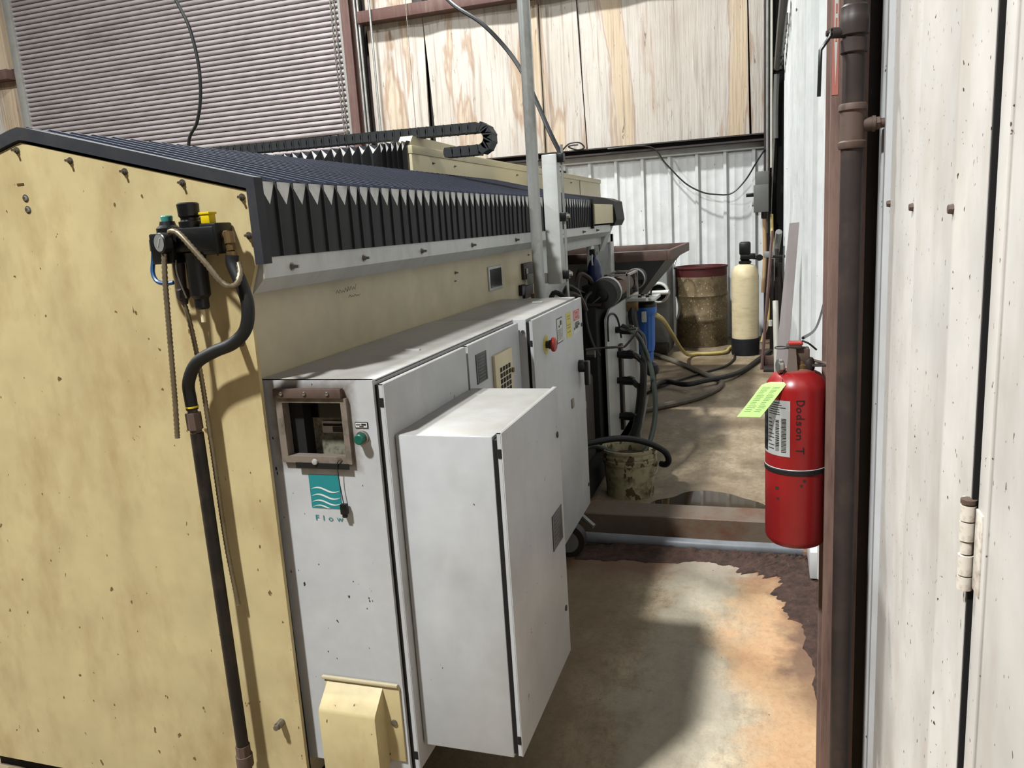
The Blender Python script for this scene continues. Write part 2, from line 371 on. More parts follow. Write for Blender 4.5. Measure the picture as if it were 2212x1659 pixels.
# ------------------------------------------------------------------ setting: floor
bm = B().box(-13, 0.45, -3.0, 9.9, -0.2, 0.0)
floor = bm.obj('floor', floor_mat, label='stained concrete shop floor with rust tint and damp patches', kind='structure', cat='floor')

# ------------------------------------------------------------------ setting: walls
def ribbed_profile(n, pitch, h):
    pts = []
    for i in range(n):
        u = i*pitch
        pts += [(u, 0), (u+0.008, h), (u+0.040, h), (u+0.062, 0)]
        for k in (0.40, 0.70):
            c = u+pitch*k; pts += [(c-0.014, 0), (c-0.006, 0.004), (c+0.006, 0.004), (c+0.014, 0)]
    pts.append((n*pitch, 0))
    return pts
def ribbed_sheet(n, pitch, h, z0, z1, place):
    pr = ribbed_profile(n, pitch, h); b = B(); vs_ = []; fs = []
    for u, d in pr:
        for t in (0.0, 0.003):
            for z in (z0, z1): vs_.append(place(u, d-t, z))
    for i in range(len(pr)-1):
        a = i*4; c = a+4
        fs += [(a, c, c+1, a+1), (a+2, a+3, c+3, c+2), (a+1, c+1, c+3, a+3), (a, a+2, c+2, c)]
    return b.raw(vs_, fs)

wall_back = B().box(-13, 0.45, 9.70, 9.85, 0, 7.4).obj('wall_back', hexn('dark_brown_steel'), kind='structure', cat='wall', label='back wall of the metal building, ribbed white panels below stained sheets')
x = 0.16
first = None
for k in range(6):
    bs_ = ribbed_sheet(3, 0.314, 0.034, 0.0, 2.19, lambda u, d, z: (x-0.942+u, 9.62-d, z))
    if first is None: first = bs_.obj('wall_panel', white_panel, wall_back)
    else: copy(first, (x-0.471, WP[first.name].y, 0.0), wall_back)
    x -= 0.942
# stained sheets above the girt
def stained_sheet(xb0, xt0, xb1, xt1, z0, z1, y=9.56, seed=0, n=14):
    b = B(); vs_ = []; fs = []; nz = 12; rnd = random.Random(seed); ph = [rnd.uniform(0, 6) for _ in range(4)]
    for j in range(nz+1):
        t = j/nz; z = z0+(z1-z0)*t; a = xb0+(xt0-xb0)*t; c = xb1+(xt1-xb1)*t
        for i in range(n+1):
            s = i/n; xx = a+(c-a)*s
            d = 0.010*math.sin(xx*5+ph[0])+0.008*math.sin(xx*11+z*1.5+ph[1])+0.006*math.sin(z*4+ph[2])
            vs_.append((xx, y-d, z))
    m = len(vs_)
    for p in list(vs_): vs_.append((p[0], y+0.03, p[2]))
    w = n+1
    for j in range(nz):
        for i in range(n):
            q = j*w+i; fs += [(q, q+1, q+w+1, q+w), (m+q, m+q+w, m+q+w+1, m+q+1)]
    for j in range(nz):
        fs += [(j*w, (j+1)*w, m+(j+1)*w, m+j*w), (j*w+n, m+j*w+n, m+(j+1)*w+n, (j+1)*w+n)]
    for i in range(n): fs += [(i, m+i, m+i+1, i+1), (nz*w+i, nz*w+i+1, m+nz*w+i+1, m+nz*w+i)]
    return b.raw(vs_, fs)
for i, (a, b_, c_, d_) in enumerate([(-4.78, -4.78, -4.045, -4.02), (-3.95, -4.015, -2.545, -2.545), (-2.535, -2.535, -2.035, -2.09), (-2.025, -2.08, -0.175, -0.20), (-0.150, -0.19, 0.02, 0.02)]):
    stained_sheet(a, b_, c_, d_, 2.28, 4.06, 9.58, i).obj('stained_sheet', sheet_mat, wall_back)
for i, (a, c_) in enumerate([(-4.78, -4.10), (-3.92, -2.0), (-1.98, 0.02)]):
    stained_sheet(a, a, c_, c_, 4.20, 7.2, 9.58, 10+i).obj('stained_sheet', sheet_mat, wall_back)
stained_sheet(-12.9, -12.9, -10.56, -10.56, 0.0, 4.06, 9.60, 20).obj('stained_sheet', sheet_mat, wall_back)
stained_sheet(-12.9, -12.9, -10.56, -10.56, 4.20, 7.2, 9.60, 21).obj('stained_sheet', sheet_mat, wall_back)
# girts
def girt(x0, x1, z, y0=9.37, h=0.145):
    return B().prism([(9.56, z), (y0, z), (y0, z+0.035), (y0+0.006, z+0.035), (y0+0.006, z+0.006), (9.50, z+0.006), (9.50, z+h), (9.56, z+h)], 'x', x0, x1)
B().box(-4.80, 0.02, 9.37, 9.55, 4.02, 4.155, 0.004).obj('girt', brown_steel, wall_back)
B().box(-13, -10.52, 9.37, 9.55, 4.02, 4.155, 0.004).obj('girt', brown_steel, wall_back)
B().prism([(9.58, 2.205), (9.44, 2.205), (9.44, 2.225), (9.56, 2.225), (9.56, 2.27), (9.44, 2.27), (9.44, 2.285), (9.58, 2.285)], 'x', -4.80, 0.02).obj('girt', dark_steel, wall_back)
B().box(-4.80, 0.02, 9.575, 9.60, 2.13, 2.205, 0.003).obj('panel_cap_trim', white_panel, wall_back)
B().box(-4.06, -3.93, 9.40, 9.56, 4.16, 7.2).obj('girt_post', dark_steel, wall_back)

wall_right = B().box(0.27, 0.42, -2.5, 9.7, 0.0, 7.4).obj('wall_right', dark_steel, kind='structure', cat='wall', label='right wall clad in white ribbed metal panels')
yy = 1.95; first = None
for k in range(8):
    bs_ = ribbed_sheet(3, 0.314, 0.022, 0.10 if k else 0.14, 7.0, lambda u, d, z: (0.205-d, yy+u, z))
    if k < 2 or first is None:
        o = bs_.obj('wall_panel', white_panel, wall_right)
        if k == 1: first = o
    else: copy(first, (WP[first.name].x, yy+0.471, 0.10), wall_right)
    yy += 0.942
# near wall strip beside the door, shallow folds
prof = [(1.665, 0.262), (1.665, 0.225), (1.655, 0.222), (1.37, 0.222), (1.362, 0.225), (1.361, 0.219), (1.30, 0.219), (1.28, 0.224), (1.115, 0.224), (1.095, 0.216), (1.078, 0.216), (1.066, 0.222), (0.962, 0.222), (0.962, 0.262)]
B().prism([(p[1], p[0]) for p in prof], 'z', 0.0, 7.0).obj('wall_panel', white_near, wall_right)
prof = [(1.79, 0.262), (1.79, 0.222), (1.765, 0.222), (1.760, 0.213), (1.722, 0.213), (1.716, 0.220), (1.702, 0.220), (1.698, 0.214), (1.676, 0.214), (1.668, 0.225), (1.668, 0.262)]
B().prism([(p[1], p[0]) for p in prof], 'z', 0.0, 7.0).obj('jamb_trim', grey_white, wall_right)
def screw(b, c, n, r=0.006, t=0.005):
    c = Vector(c); n = Vector(n); b.cyl(c-n*0.002, c+n*t, r, 8, r*0.75); return b
for (p, nrm) in [((0.222, 1.407, 1.44), (-1, 0, 0)), ((0.216, 1.09, 1.437), (-1, 0, 0)), ((0.222, 1.655, 1.447), (-1, 0, 0))]:
    screw(B(), p, nrm, 0.007, 0.006).obj('screw', pipe_rust, wall_right)
for y in (3.9, 4.3, 4.75, 5.4, 6.1, 7.0): screw(B(), (0.203, y, 1.447), (-1, 0, 0), 0.009, 0.008).obj('screw', steel, wall_right)

# white steel door in the right wall
d2 = root('door_2', (0.235, 0.3, 0.0), 'white steel door leaf hinged to the right wall', 'door', kind='structure')
B().box(0.230, 0.262, -0.55, 0.952, 0.01, 2.3, 0.003).obj('leaf', white_near, d2)
B().box(0.2228, 0.264, 0.9565, 0.9615, 0.0, 2.3).obj('door_gap_dark', black_gap, d2)  # black strip paints the dark of the open door gap
B().box(0.2265, 0.2305, 0.912, 0.948, 0.01, 2.3, 0.0015).obj('edge_fold', white_near, d2)
hinge_paint = mat('rusty_white_hinge', C(236, 226, 212), 0.55, dirt=C(134, 98, 74), damt=0.7, dscale=60)
h = B()
h.box(0.2245, 0.2275, 0.922, 0.948, 1.012, 1.108, 0.001); h.box(0.2195, 0.2225, 0.964, 0.990, 1.012, 1.108, 0.001)
hinge = h.obj('hinge_plate', hinge_paint, d2)
zz = 1.006
for k, hh in enumerate((0.018, 0.026, 0.016, 0.024, 0.020)):
    B().cyl((0.2195, 0.958, zz), (0.2195, 0.958, zz+hh-0.002), 0.0085 if k != 2 else 0.0068, 14).obj('knuckle', hinge_paint, d2); zz += hh
B().cyl((0.2195, 0.958, zz), (0.2195, 0.958, zz+0.005), 0.0085, 14).obj('hinge_pin', pipe_rust, d2)

# roller door
d1 = root('door_1', (-7.77, 9.55, 0.0), 'closed grey roller shutter door of curved horizontal slats', 'door', kind='structure')
pitch = 0.066; sl = B(); prof = []
for k in range(9):
    t = k/8; prof.append((9.552-0.026*math.sin(math.pi*t)**0.7, t*0.056))
prof = prof+[(9.57, 0.056), (9.57, 0.0)]
sl.prism(prof, 'x', -10.42, -5.11)
slat = sl.obj('slat', slat_paint, d1)
for k in range(1, 84): copy(slat, (WP[slat.name].x, WP[slat.name].y, k*pitch), d1)
B().box(-10.45, -5.08, 9.572, 9.59, 0, 5.6).obj('slat_gap_dark', black_gap, d1)  # black sheet added to stand in for shade in the slat grooves
B().box(-10.52, -10.40, 9.50, 9.60, 0, 5.7, 0.004).obj('guide_rail', guide_grey, d1)
B().box(-5.12, -5.03, 9.50, 9.60, 0, 5.7, 0.004).obj('guide_rail', guide_grey, d1)
B().box(-5.04, -5.01, 9.40, 9.56, 0, 5.7, 0.003).obj('guide_flange', guide_grey, d1)
ch = B()
for k in range(95):
    z = 1.2+k*0.046
    for xx, ph in ((-5.20+0.05*max(0, (3.6-z)/2), 0), (-5.15+0.02*max(0, (3.6-z)/2), 1)):
        tt = Vector((xx, 9.47, z)); a = (k+ph) % 2
        ring = [tt+Vector(((0.011*math.cos(q)) if a else 0.0, 0 if a else 0.011*math.cos(q), 0.030*math.sin(q))) for q in [2*math.pi*i/8 for i in range(9)]]
        ch.tube(ring, 0.004, 5, smooth=False, cap=False)
ch.obj('pull_chain', chain_steel, d1)

# ------------------------------------------------------------------ steel columns and pipes on the back wall
def h_column(x0, x1, y0, y1, z1, name, m, label):
    w = 0.02; xm = (x0+x1)/2
    r = root(name, (xm, (y0+y1)/2, 0), label, 'column')
    B().box(x0, x1, y0, y0+0.012, 0, z1).obj('flange', m, r); B().box(x0, x1, y1-0.012, y1, 0, z1).obj('flange', m, r)
    B().box(xm-0.006, xm+0.006, y0+0.012, y1-0.012, 0, z1).obj('web', m, r)
    return r
h_column(-5.00, -4.885, 9.34, 9.56, 7.2, 'steel_column', brown_steel, 'red-brown steel column beside the roller shutter door')
cc = root('steel_column', (0.06, 9.45, 0), 'dark brown steel column in the far corner of the building', 'column')
B().box(-0.02, 0.045, 9.36, 9.56, 0, 7.2, 0.003).obj('flange', dark_steel, cc)
B().box(0.045, 0.18, 9.44, 9.58, 0, 7.2).obj('web', black_gap, cc)
B().box(0.06, 0.17, 9.40, 9.44, 2.92, 3.05).obj('clip_plate', brown_steel, cc)
def conduit(pts, r, m, name, label, cat='conduit', group=None, seg=10, smooth=False):
    return B().tube(pts, r, seg, smooth=smooth).obj(name, m, label=label, cat=cat, group=group)
g = 'thin conduits next to the door column'
lb = 'thin pale conduit running up beside the column of the roller door'
conduit([(-4.845, 9.42, 0.0), (-4.845, 9.42, 7.0)], 0.015, galv, 'conduit', 'thin pale conduit right against the brown roller door column', group=g)
conduit([(-4.80, 9.42, 0.0), (-4.80, 9.42, 7.0)], 0.015, galv, 'conduit', 'second thin conduit out from the roller door column, beside its twin', group=g)
conduit([(-4.60, 9.34, 0.0), (-4.60, 9.34, 7.0)], 0.014, galv, 'conduit', 'single slim conduit passing in front of the upper brown girt')
conduit([(-4.10, 9.3, 2.3), (-4.10, 9.3, 7.0)], 0.004, steel, 'hanging_wire', 'thin straight wire hanging before the stained wall sheets', 'wire')
conduit([(-2.60, 9.38, 2.2), (-2.60, 9.38, 7.0)], 0.017, pvc, 'conduit', 'slim off-white conduit on the stained sheets behind the galvanised pipe')
conduit([(0.015, 9.32, 1.2), (0.015, 9.32, 7.0)], 0.013, galv, 'conduit', 'galvanised conduit down the front of the corner column', group=None)
conduit([(0.058, 9.33, 1.9), (0.058, 9.33, 7.0)], 0.013, pvc, 'conduit', 'pale conduit beside the galvanised one on the corner column')
# cable tray that climbs the right wall
ct = root('cable_tray', (0.12, 6.2, 2.6), 'grey cable tray with fringed edge climbing the right wall', 'cable tray')
tp = [(0.10, 9.2, 2.95), (0.115, 8.9, 3.02), (0.15, 6.1, 3.0), (0.15, 3.2, 2.9)]
B().tube([(0.115, 9.15, 2.9), (0.125, 7.9, 3.0), (0.135, 6.7, 3.05)], 0.035, 8, smooth=True).obj('tray_body', box_grey, ct)
for k in range(9):
    y = 9.0-k*0.26; B().box(0.15, 0.165, y-0.05, y+0.05, 2.86, 2.93).obj('tray_tab', box_grey, ct)
B().tube([(0.11, 9.25, 2.85), (0.10, 9.28, 2.5), (0.10, 9.28, 2.2)], 0.028, 8).obj('tray_drop', box_grey, ct)
conduit([(0.09, 9.27, 2.3), (0.06, 9.27, 1.6), (0.055, 9.27, 1.2)], 0.010, steel, 'cable', 'thin grey cable dropping down the dark corner column', 'cable', smooth=True)

# wire draped across the white panels
B().tube([(-1.75, 9.40, 2.26), (-1.27, 9.42, 2.245), (-1.09, 9.45, 2.04), (-0.884, 9.45, 1.815), (-0.70, 9.45, 1.70), (-0.549, 9.45, 1.661), (-0.371, 9.45, 1.658), (-0.219, 9.45, 1.79), (-0.10, 9.40, 1.97), (-0.01, 9.35, 2.10)], 0.009, 7).obj('draped_cable', hose_dark, label='dark cable sagging across the white ribbed back wall', cat='cable')
B().tube([(-2.30, 9.42, 2.29), (-2.20, 9.40, 2.36), (-2.08, 9.40, 2.36), (-2.03, 9.42, 2.30), (-2.12, 9.43, 2.285), (-2.22, 9.42, 2.33), (-2.10, 9.41, 2.34)], 0.009, 7).obj('cable_coil', hose_dark, label='small loop of dark cable resting on the lower girt', cat='cable')

# ------------------------------------------------------------------ electrical disconnect on the corner
eb = root('disconnect_switch', (-0.04, 9.25, 1.43), 'grey electrical disconnect box on the corner column', 'electrical box')
B().box(-0.10, 0.03, 9.10, 9.295, 1.70, 1.86, 0.005).obj('upper_case', box_grey, eb)
B().box(-0.125, 0.03, 9.08, 9.295, 1.43, 1.72, 0.005).obj('lower_case', box_grey, eb)
B().box(-0.205, -0.12, 9.20, 9.24, 1.60, 1.64, 0.004).obj('switch_lever', black_plastic, eb)
B().cyl((-0.145, 9.22, 1.51), (-0.11, 9.22, 1.51), 0.012, 8).obj('knob', steel, eb)
B().cyl((-0.02, 9.25, 1.36), (-0.02, 9.25, 1.43), 0.03, 10).obj('hub', pipe_rust, eb)
conduit([(-0.015, 9.25, 1.36), (-0.01, 9.25, 0.95), (-0.03, 9.22, 0.55)], 0.022, wood_tan, 'drop_pipe', 'tan pipe running down below the grey disconnect box', 'pipe', smooth=True)
B().tube([(0.06, 9.22, 1.40), (0.07, 9.1, 0.75), (0.05, 9.1, 0.40), (0.02, 9.08, 0.22), (-0.02, 9.05, 0.10), (-0.04, 9.02, 0.02)], 0.018, 8).obj('yellow_hose', hose_yellow, label='yellow hose hanging down behind the water tank', cat='hose')

# ------------------------------------------------------------------ waterjet machine
mc = root('waterjet_machine', (-1.6, 3.6, 0.0), 'long cream waterjet cutting machine with black bellows roof', 'machine')
GX = -1.045
# end panel (gable), facing the aisle end
hexg = [(-2.156, 0.055), (GX-0.018, 0.055), (GX-0.010, 1.335), (-1.024, 1.415), (-1.024, 1.556), (-1.612, 1.706), (-2.20, 1.556), (-2.20, 1.415), (-2.165, 1.335)]
B().prism(hexg, 'y', 1.438, 1.448).obj('end_panel', cream, mc)
B().box(-2.15, -1.068, 1.448, 1.462, 0.055, 1.34).obj('panel_seal', black_gap, mc)
B().box(-2.14, -1.075, 1.47, 5.9, 0.0, 0.10).obj('plinth', black_gap, mc)
B().box(-2.15, -1.10, 1.465, 4.40, 0.10, 1.36).obj('body', cream_side, mc)
B().box(-2.15, -1.50, 4.40, 5.95, 0.10, 1.36).obj('rear_body', black_gap, mc)
# side panel on the aisle side
sp = B().box(-1.10, -1.094, 1.47, 3.79, 0.15, 1.342, 0.0).obj('side_panel', cream_side, mc)
B().box(-1.12, -1.088, 3.80, 4.41, 0.10, 1.35, 0.003).obj('frame_post', rail_white, mc)
# rail with turned lip
B().prism([(-1.10, 1.42), (-1.020, 1.42), (-1.020, 1.374), (-1.052, 1.343), (-1.10, 1.343)], 'y', 1.452, 5.47).obj('rail', rail_white, mc)
B().prism([(-1.10, 1.415), (-1.025, 1.415), (-1.10, 1.24)], 'y', 5.47, 5.62).obj('rail_end', rail_white, mc)
def stud(x, y, z, n, m1=steel, s=1.0, parent=mc):
    n = Vector(n); c = Vector((x, y, z)); b = B()
    b.cyl(c, c+n*0.002*s, 0.0085*s, 12); b.cyl(c+n*0.002*s, c+n*0.007*s, 0.0062*s, 6); b.cyl(c+n*0.007*s, c+n*0.016*s, 0.0032*s, 8)
    return b.obj('bolt', m1, parent)
for y in (1.56, 1.90, 2.28, 2.73, 3.27, 4.05, 4.60, 5.00): stud(-1.020, y, 1.392, (1, 0, 0), steel, 1.1)
for (x, z) in ((-1.624, 1.690), (-1.476, 1.655), (-1.331, 1.620), (-1.184, 1.585), (-1.040, 1.545), (-1.035, 1.466)): stud(x, 1.438, z, (0, -1, 0), steel, 0.9)
def button_screw(x, y, z, n, parent=mc):
    n = Vector(n); c = Vector((x, y, z)); b = B().cyl(c, c+n*0.0015, 0.0085, 14)
    b.cyl(c+n*0.0015, c+n*0.005, 0.006, 12, 0.0035); return b.obj('screw', bright_steel, parent)
button_screw(-1.624, 1.438, 1.584, (0, -1, 0)); button_screw(-1.623, 1.438, 1.558, (0, -1, 0)); button_screw(-1.057, 1.438, 1.316, (0, -1, 0))
B().box(-1.642, -1.622, 1.4368, 1.438, 1.613, 1.618).obj('scuff_mark', hexn('brass_fitting'), mc)
b = B().cyl((-1.116, 1.438, 0.309), (-1.116, 1.418, 0.309), 0.009, 14); b.cyl((-1.116, 1.418, 0.309), (-1.116, 1.410, 0.309), 0.0065, 12)
b.obj('pipe_nipple', steel, mc)
B().cyl((-1.089, 1.438, 1.240), (-1.089, 1.40, 1.240), 0.010, 6).obj('hose_clamp_bolt', pipe_rust, mc)
# side panel fittings
B().box(-1.094, -1.088, 3.085, 3.26, 1.193, 1.29, 0.001).obj('window_frame', rail_white, mc)
B().box(-1.0885, -1.0862, 3.10, 3.245, 1.203, 1.280).obj('window_glass', glass_dark, mc)
B().box(-1.094, -1.080, 3.56, 3.72, 1.20, 1.275, 0.001).obj('slot_plate', dark_steel, mc)
B().box(-1.094, -1.080, 3.56, 3.70, 1.11, 1.17, 0.001).obj('slot_plate', dark_steel, mc)
B().box(-1.094, -1.075, 3.585, 3.61, 1.225, 1.25).obj('slot_lug', steel, mc)
B().box(-1.094, -1.075, 3.50, 3.56, 1.13, 1.18, 0.004).obj('latch', black_plastic, mc)
stud(-1.094, 2.73, 1.295, (1, 0, 0), steel, 0.8); stud(-1.094, 2.72, 1.265, (1, 0, 0), steel, 0.5); stud(-1.094, 3.69, 1.31, (1, 0, 0), steel, 0.6)
# pencil scribble on the side panel
def ribbon(b, pts, w, nrm, to3):
    """flat pen stroke; pts 2D, to3 maps (u, v, lift) to 3D"""
    for i in range(len(pts)-1):
        a = Vector(pts[i]); c = Vector(pts[i+1]); d = (c-a)
        if d.length < 1e-6: continue
        d.normalize(); n = Vector((-d.y, d.x))*w/2; e = d*w*0.35
        q = [a-e+n, a-e-n, c+e-n, c+e+n]
        b.raw([to3(p.x, p.y, 0.0) for p in q], [(0, 1, 2, 3)])
rs = random.Random(3); b = B()
for (u0, v0, n, hgt) in ((1.865, 1.303, 5, 0.012), (1.925, 1.305, 4, 0.016), (1.93, 1.286, 5, 0.008)):
    pts = [(u0+i*0.0075, v0+(hgt if i % 2 else 0)*rs.uniform(0.4, 1)) for i in range(n*2)]
    ribbon(b, pts, 0.0012, None, lambda u, v, t: (-1.0935, u, v))
b.obj('pencil_scribble', plate_dark, mc)
# frame around the open bay
B().box(-1.12, -1.088, 4.41, 5.92, 1.290, 1.35, 0.003).obj('frame_beam', rail_white, mc)
B().box(-1.12, -1.088, 5.13, 5.22, 0.10, 1.29, 0.003).obj('frame_post', rail_white, mc)
B().box(-1.12, -1.088, 5.82, 5.95, 0.10, 1.35, 0.003).obj('frame_post', rail_white, mc)
B().box(-1.115, -1.104, 5.22, 5.82, 0.10, 1.29).obj('frame_infill', grey_machine, mc)
# near bellows cover
Y0, Y1 = 1.462, 4.83
bc = B()
outer = [(-1.003, 1.405), (-1.003, 1.583), (-1.585, 1.735), (-1.608, 1.739), (-1.631, 1.735), (-2.213, 1.583), (-2.213, 1.405)]
inner = [(-1.024, 1.405), (-1.024, 1.562), (-1.59, 1.708), (-1.608, 1.711), (-1.626, 1.708), (-2.189, 1.562), (-2.189, 1.405)]
n = len(outer)
vs_ = []; fs = []
for (pl, y) in ((outer, 1.432), (outer, 1.462), (inner, 1.432), (inner, 1.462)):
    vs_ += [(p[0], y, p[1]) for p in pl]
for i in range(n-1):
    fs += [(i, i+1, n+i+1, n+i), (2*n+i, 3*n+i, 3*n+i+1, 2*n+i+1), (i, 2*n+i, 2*n+i+1, i+1), (n+i, n+i+1, 3*n+i+1, 3*n+i)]
fs += [(0, n, 3*n, 2*n), (n-1, 3*n-1, 4*n-1, 2*n-1)]
bellows = bc.raw(vs_, fs).obj('bellows_cover', bellow_frame, mc)
def gable_pleat(p):
    """one fold of the roof bellows: roof, side and corner gusset"""
    b = B(); ym = p/2
    E = lambda s, y: (-1.608+s*0.590, y, 1.577)
    for s in (1, -1):
        Rg = lambda y, d: (-1.608, y, 1.734-d)
        o0, o1, em = E(s, 0), E(s, p), E(s, ym)
        i1 = (-1.608+s*0.50, ym, 1.577+0.024-0.022); r0, r1, rm = Rg(0, 0), Rg(p, 0), Rg(ym, 0.024)
        V = (-1.608+s*0.595, ym, 1.577-0.048)
        sb0, sb1, sbm = (-1.608+s*0.590, 0, 1.418), (-1.608+s*0.590, p, 1.418), (-1.608+s*0.5915, ym, 1.418)
        vs_ = [o0, o1, em, i1, r0, r1, rm, V, sb0, sb1, sbm]
        fl = (lambda q: q) if s > 0 else (lambda q: q[::-1])
        b.raw(vs_, [fl(q) for q in ((4, 6, 3, 0), (0, 3, 2), (6, 5, 1, 3), (3, 1, 2))], 0)
        b.raw(vs_, [fl(q) for q in ((8, 10, 7, 0), (10, 9, 1, 7))], 1)
        b.raw(vs_, [fl((0, 7, 1))], 2)
        xa, xb = sorted((-1.608+s*0.588, -1.608+s*0.5955))
        b.box(xa, xb, -0.0018, 0.0018, 1.418, 1.577, mi=3)
        b.raw([(-1.608+s*0.603, -0.003, 1.5755), (-1.608+s*0.603, 0.003, 1.5755), (-1.608, 0.003, 1.737), (-1.608, -0.003, 1.737), (-1.608+s*0.603, -0.003, 1.581), (-1.608+s*0.603, 0.003, 1.581), (-1.608, 0.003, 1.742), (-1.608, -0.003, 1.742)], [fl((4, 5, 6, 7)), fl((0, 1, 5, 4)), fl((3, 0, 4, 7)), fl((1, 2, 6, 5))], 4)
    return b
PITCH = 0.0585
pl = gable_pleat(PITCH); y = Y0; rs = random.Random(5); lst = None
while y < Y1-0.02:
    p = PITCH*rs.uniform(0.86, 1.16)*(1.0 if y < 4.5 else 0.8)
    if lst is None:
        for i, q in enumerate(pl.v): pl.v[i] = (q[0], q[1]+y, q[2])
        lst = pl.obj('pleat', [bellow_roof, bellow_side, bellow_gusset, bellow_frame, bellow_edge], bellows, ang=20)
        lst.scale.y = p/PITCH; lst.location.y = y+p/2-WP[bellows.name].y
    else:
        q = copy(lst, (WP[lst.name].x, y+p/2, WP[lst.name].z), bellows); q.scale.y = p/PITCH
    y += p
YE = y
B().prism([(a, b_) for a, b_ in outer], 'y', YE, YE+0.03).obj('bellows_end_frame', black_gap, mc)
# gantry carriage with end block and far bellows
B().box(-2.2, -0.995, YE+0.03, 5.46, 1.43, 1.552, 0.004).obj('carriage_block', cream_beam, mc)
B().prism([(-0.995, 1.41), (-0.975, 1.45), (-0.99, 1.575), (-1.05, 1.60), (-1.608, 1.70), (-2.2, 1.58), (-2.2, 1.41)], 'y', 5.47, 5.80).obj('far_bellows', bellow_side, mc)
# gantry beam
bx0, bx1, by0, by1 = -1.96, -1.62, 3.60, 8.22
B().box(bx0, bx1, by0, by1, 1.50, 1.825, 0.004).obj('gantry_beam', cream_beam, mc)
B().box(bx0-0.006, bx1+0.006, by0-0.004, by1+0.004, 1.823, 1.862, 0.003).obj('beam_lid', cream_beam, mc)
B().box(bx1-0.002, bx1+0.0015, 7.25, 7.265, 1.50, 1.82).obj('panel_seam', black_gap, mc)
B().prism([(3.61, 1.862), (4.35, 1.862), (4.22, 1.905), (3.66, 1.912)], 'x', -1.70, -1.635).obj('chain_bracket', cream_beam, mc)
for y in (3.85, 4.15, 5.3, 6.9): stud(bx1+0.001, y, 1.79, (1, 0, 0), steel, 0.8)
for k in range(3): B().cyl((-1.70, 6.9+k*0.06, 1.862), (-1.70, 6.9+k*0.06, 1.90), 0.015, 8).obj('plug', black_plastic, mc)
B().box(-2.0, -1.60, 7.6, 8.15, 0.0, 1.50).obj('beam_pedestal', cream_side, mc)
B().box(-2.9, -1.62, 3.7, 3.95, 1.40, 1.70).obj('cross_beam', black_gap, mc)
B().box(-2.9, -2.6, 3.65, 4.0, 0.0, 1.70).obj('cross_beam_leg', cream_side, mc)
# cross bellows along the gantry
cbm = B().box(-2.90, -2.86, 3.56, 3.95, 1.45, 1.890, 0.003).obj('cross_bellows', bellow_frame, mc)
def flat_pleat(p):
    b = B(); m_ = p/2; y0, yv = 3.585, 3.560; zt = 1.884
    vs_ = [(0, y0, zt), (p, y0, zt), (m_, y0+0.004, zt-0.028), (m_, yv, zt-0.048), (0, y0, 1.50), (p, y0, 1.50), (m_, yv, 1.50), (0, 3.93, zt), (p, 3.93, zt), (m_, 3.93, zt-0.03), (m_, y0, zt)]
    b.raw(vs_, [(0, 2, 9, 7), (2, 1, 8, 9)], 0)
    b.raw(vs_, [(4, 6, 3, 0), (6, 5, 1, 3)], 1)
    b.raw(vs_, [(0, 3, 2), (3, 1, 2)], 2)
    return b
x = -2.86; lst = None; PX = 0.056; rs = random.Random(9)
while x < -1.645:
    p = PX*rs.uniform(0.85, 1.12)*(1.0 if x < -1.80 else 0.5)
    p = min(p, -1.622-x)
    if lst is None:
        fb = flat_pleat(PX); fb.v = [(q[0]+x, q[1], q[2]) for q in fb.v]
        lst = fb.obj('pleat', [bellow_roof, bellow_side, bellow_gusset], cbm, ang=20)
    else:
        q = copy(lst, (x+p/2, WP[lst.name].y, WP[lst.name].z), cbm); q.scale.x = p/PX
    x += p
# cable chain
cch = B().box(-1.76, -1.705, 3.70, 3.80, 1.862, 1.915).obj('cable_chain', chain_black, mc)
path = []
for k in range(36): path.append((-2.90+k*0.0445, 1.945-0.0005*k, 0.0))
ex, ez = path[-1][0], path[-1][1]
R = 0.052
for k in range(1, 6):
    a = math.pi*k/6; path.append((ex+0.022+R*math.sin(a), ez-R+R*math.cos(a), -math.degrees(a)))
for k in range(4): path.append((ex-0.0445*k, ez-2*R, 180))
lk = B(); w, hh = 0.046, 0.023
lk.prism([(-w/2, -hh), (w/2-0.006, -hh), (w/2, -hh*0.4), (w/2, hh*0.4), (w/2-0.006, hh), (-w/2, hh), (-w/2-0.004, 0)], 'y', -0.04, 0.04)
lk.box(-w/2+0.002, -w/2+0.009, -0.0415, 0.0415, -hh-0.0012, hh+0.0012)
lkm = None
for (px_, pz, ang) in path:
    if lkm is None:
        lkm = lk.obj('chain_link', chain_black, cch); off = -hh-0.0012
        lkm.location = Vector((px_, 3.75, pz+off))-WP[cch.name]; continue
    a = math.radians(ang); c = link('chain_link', lkm.data, (px_+off*math.sin(a)*-1*-1, 3.75, pz+off*math.cos(a)), cch)
    c.rotation_euler = (0, -a, 0)
    c.location = Vector((px_, 3.75, pz))+Matrix.Rotation(-a, 3, 'Y') @ Vector((0, 0, off))-WP[cch.name]

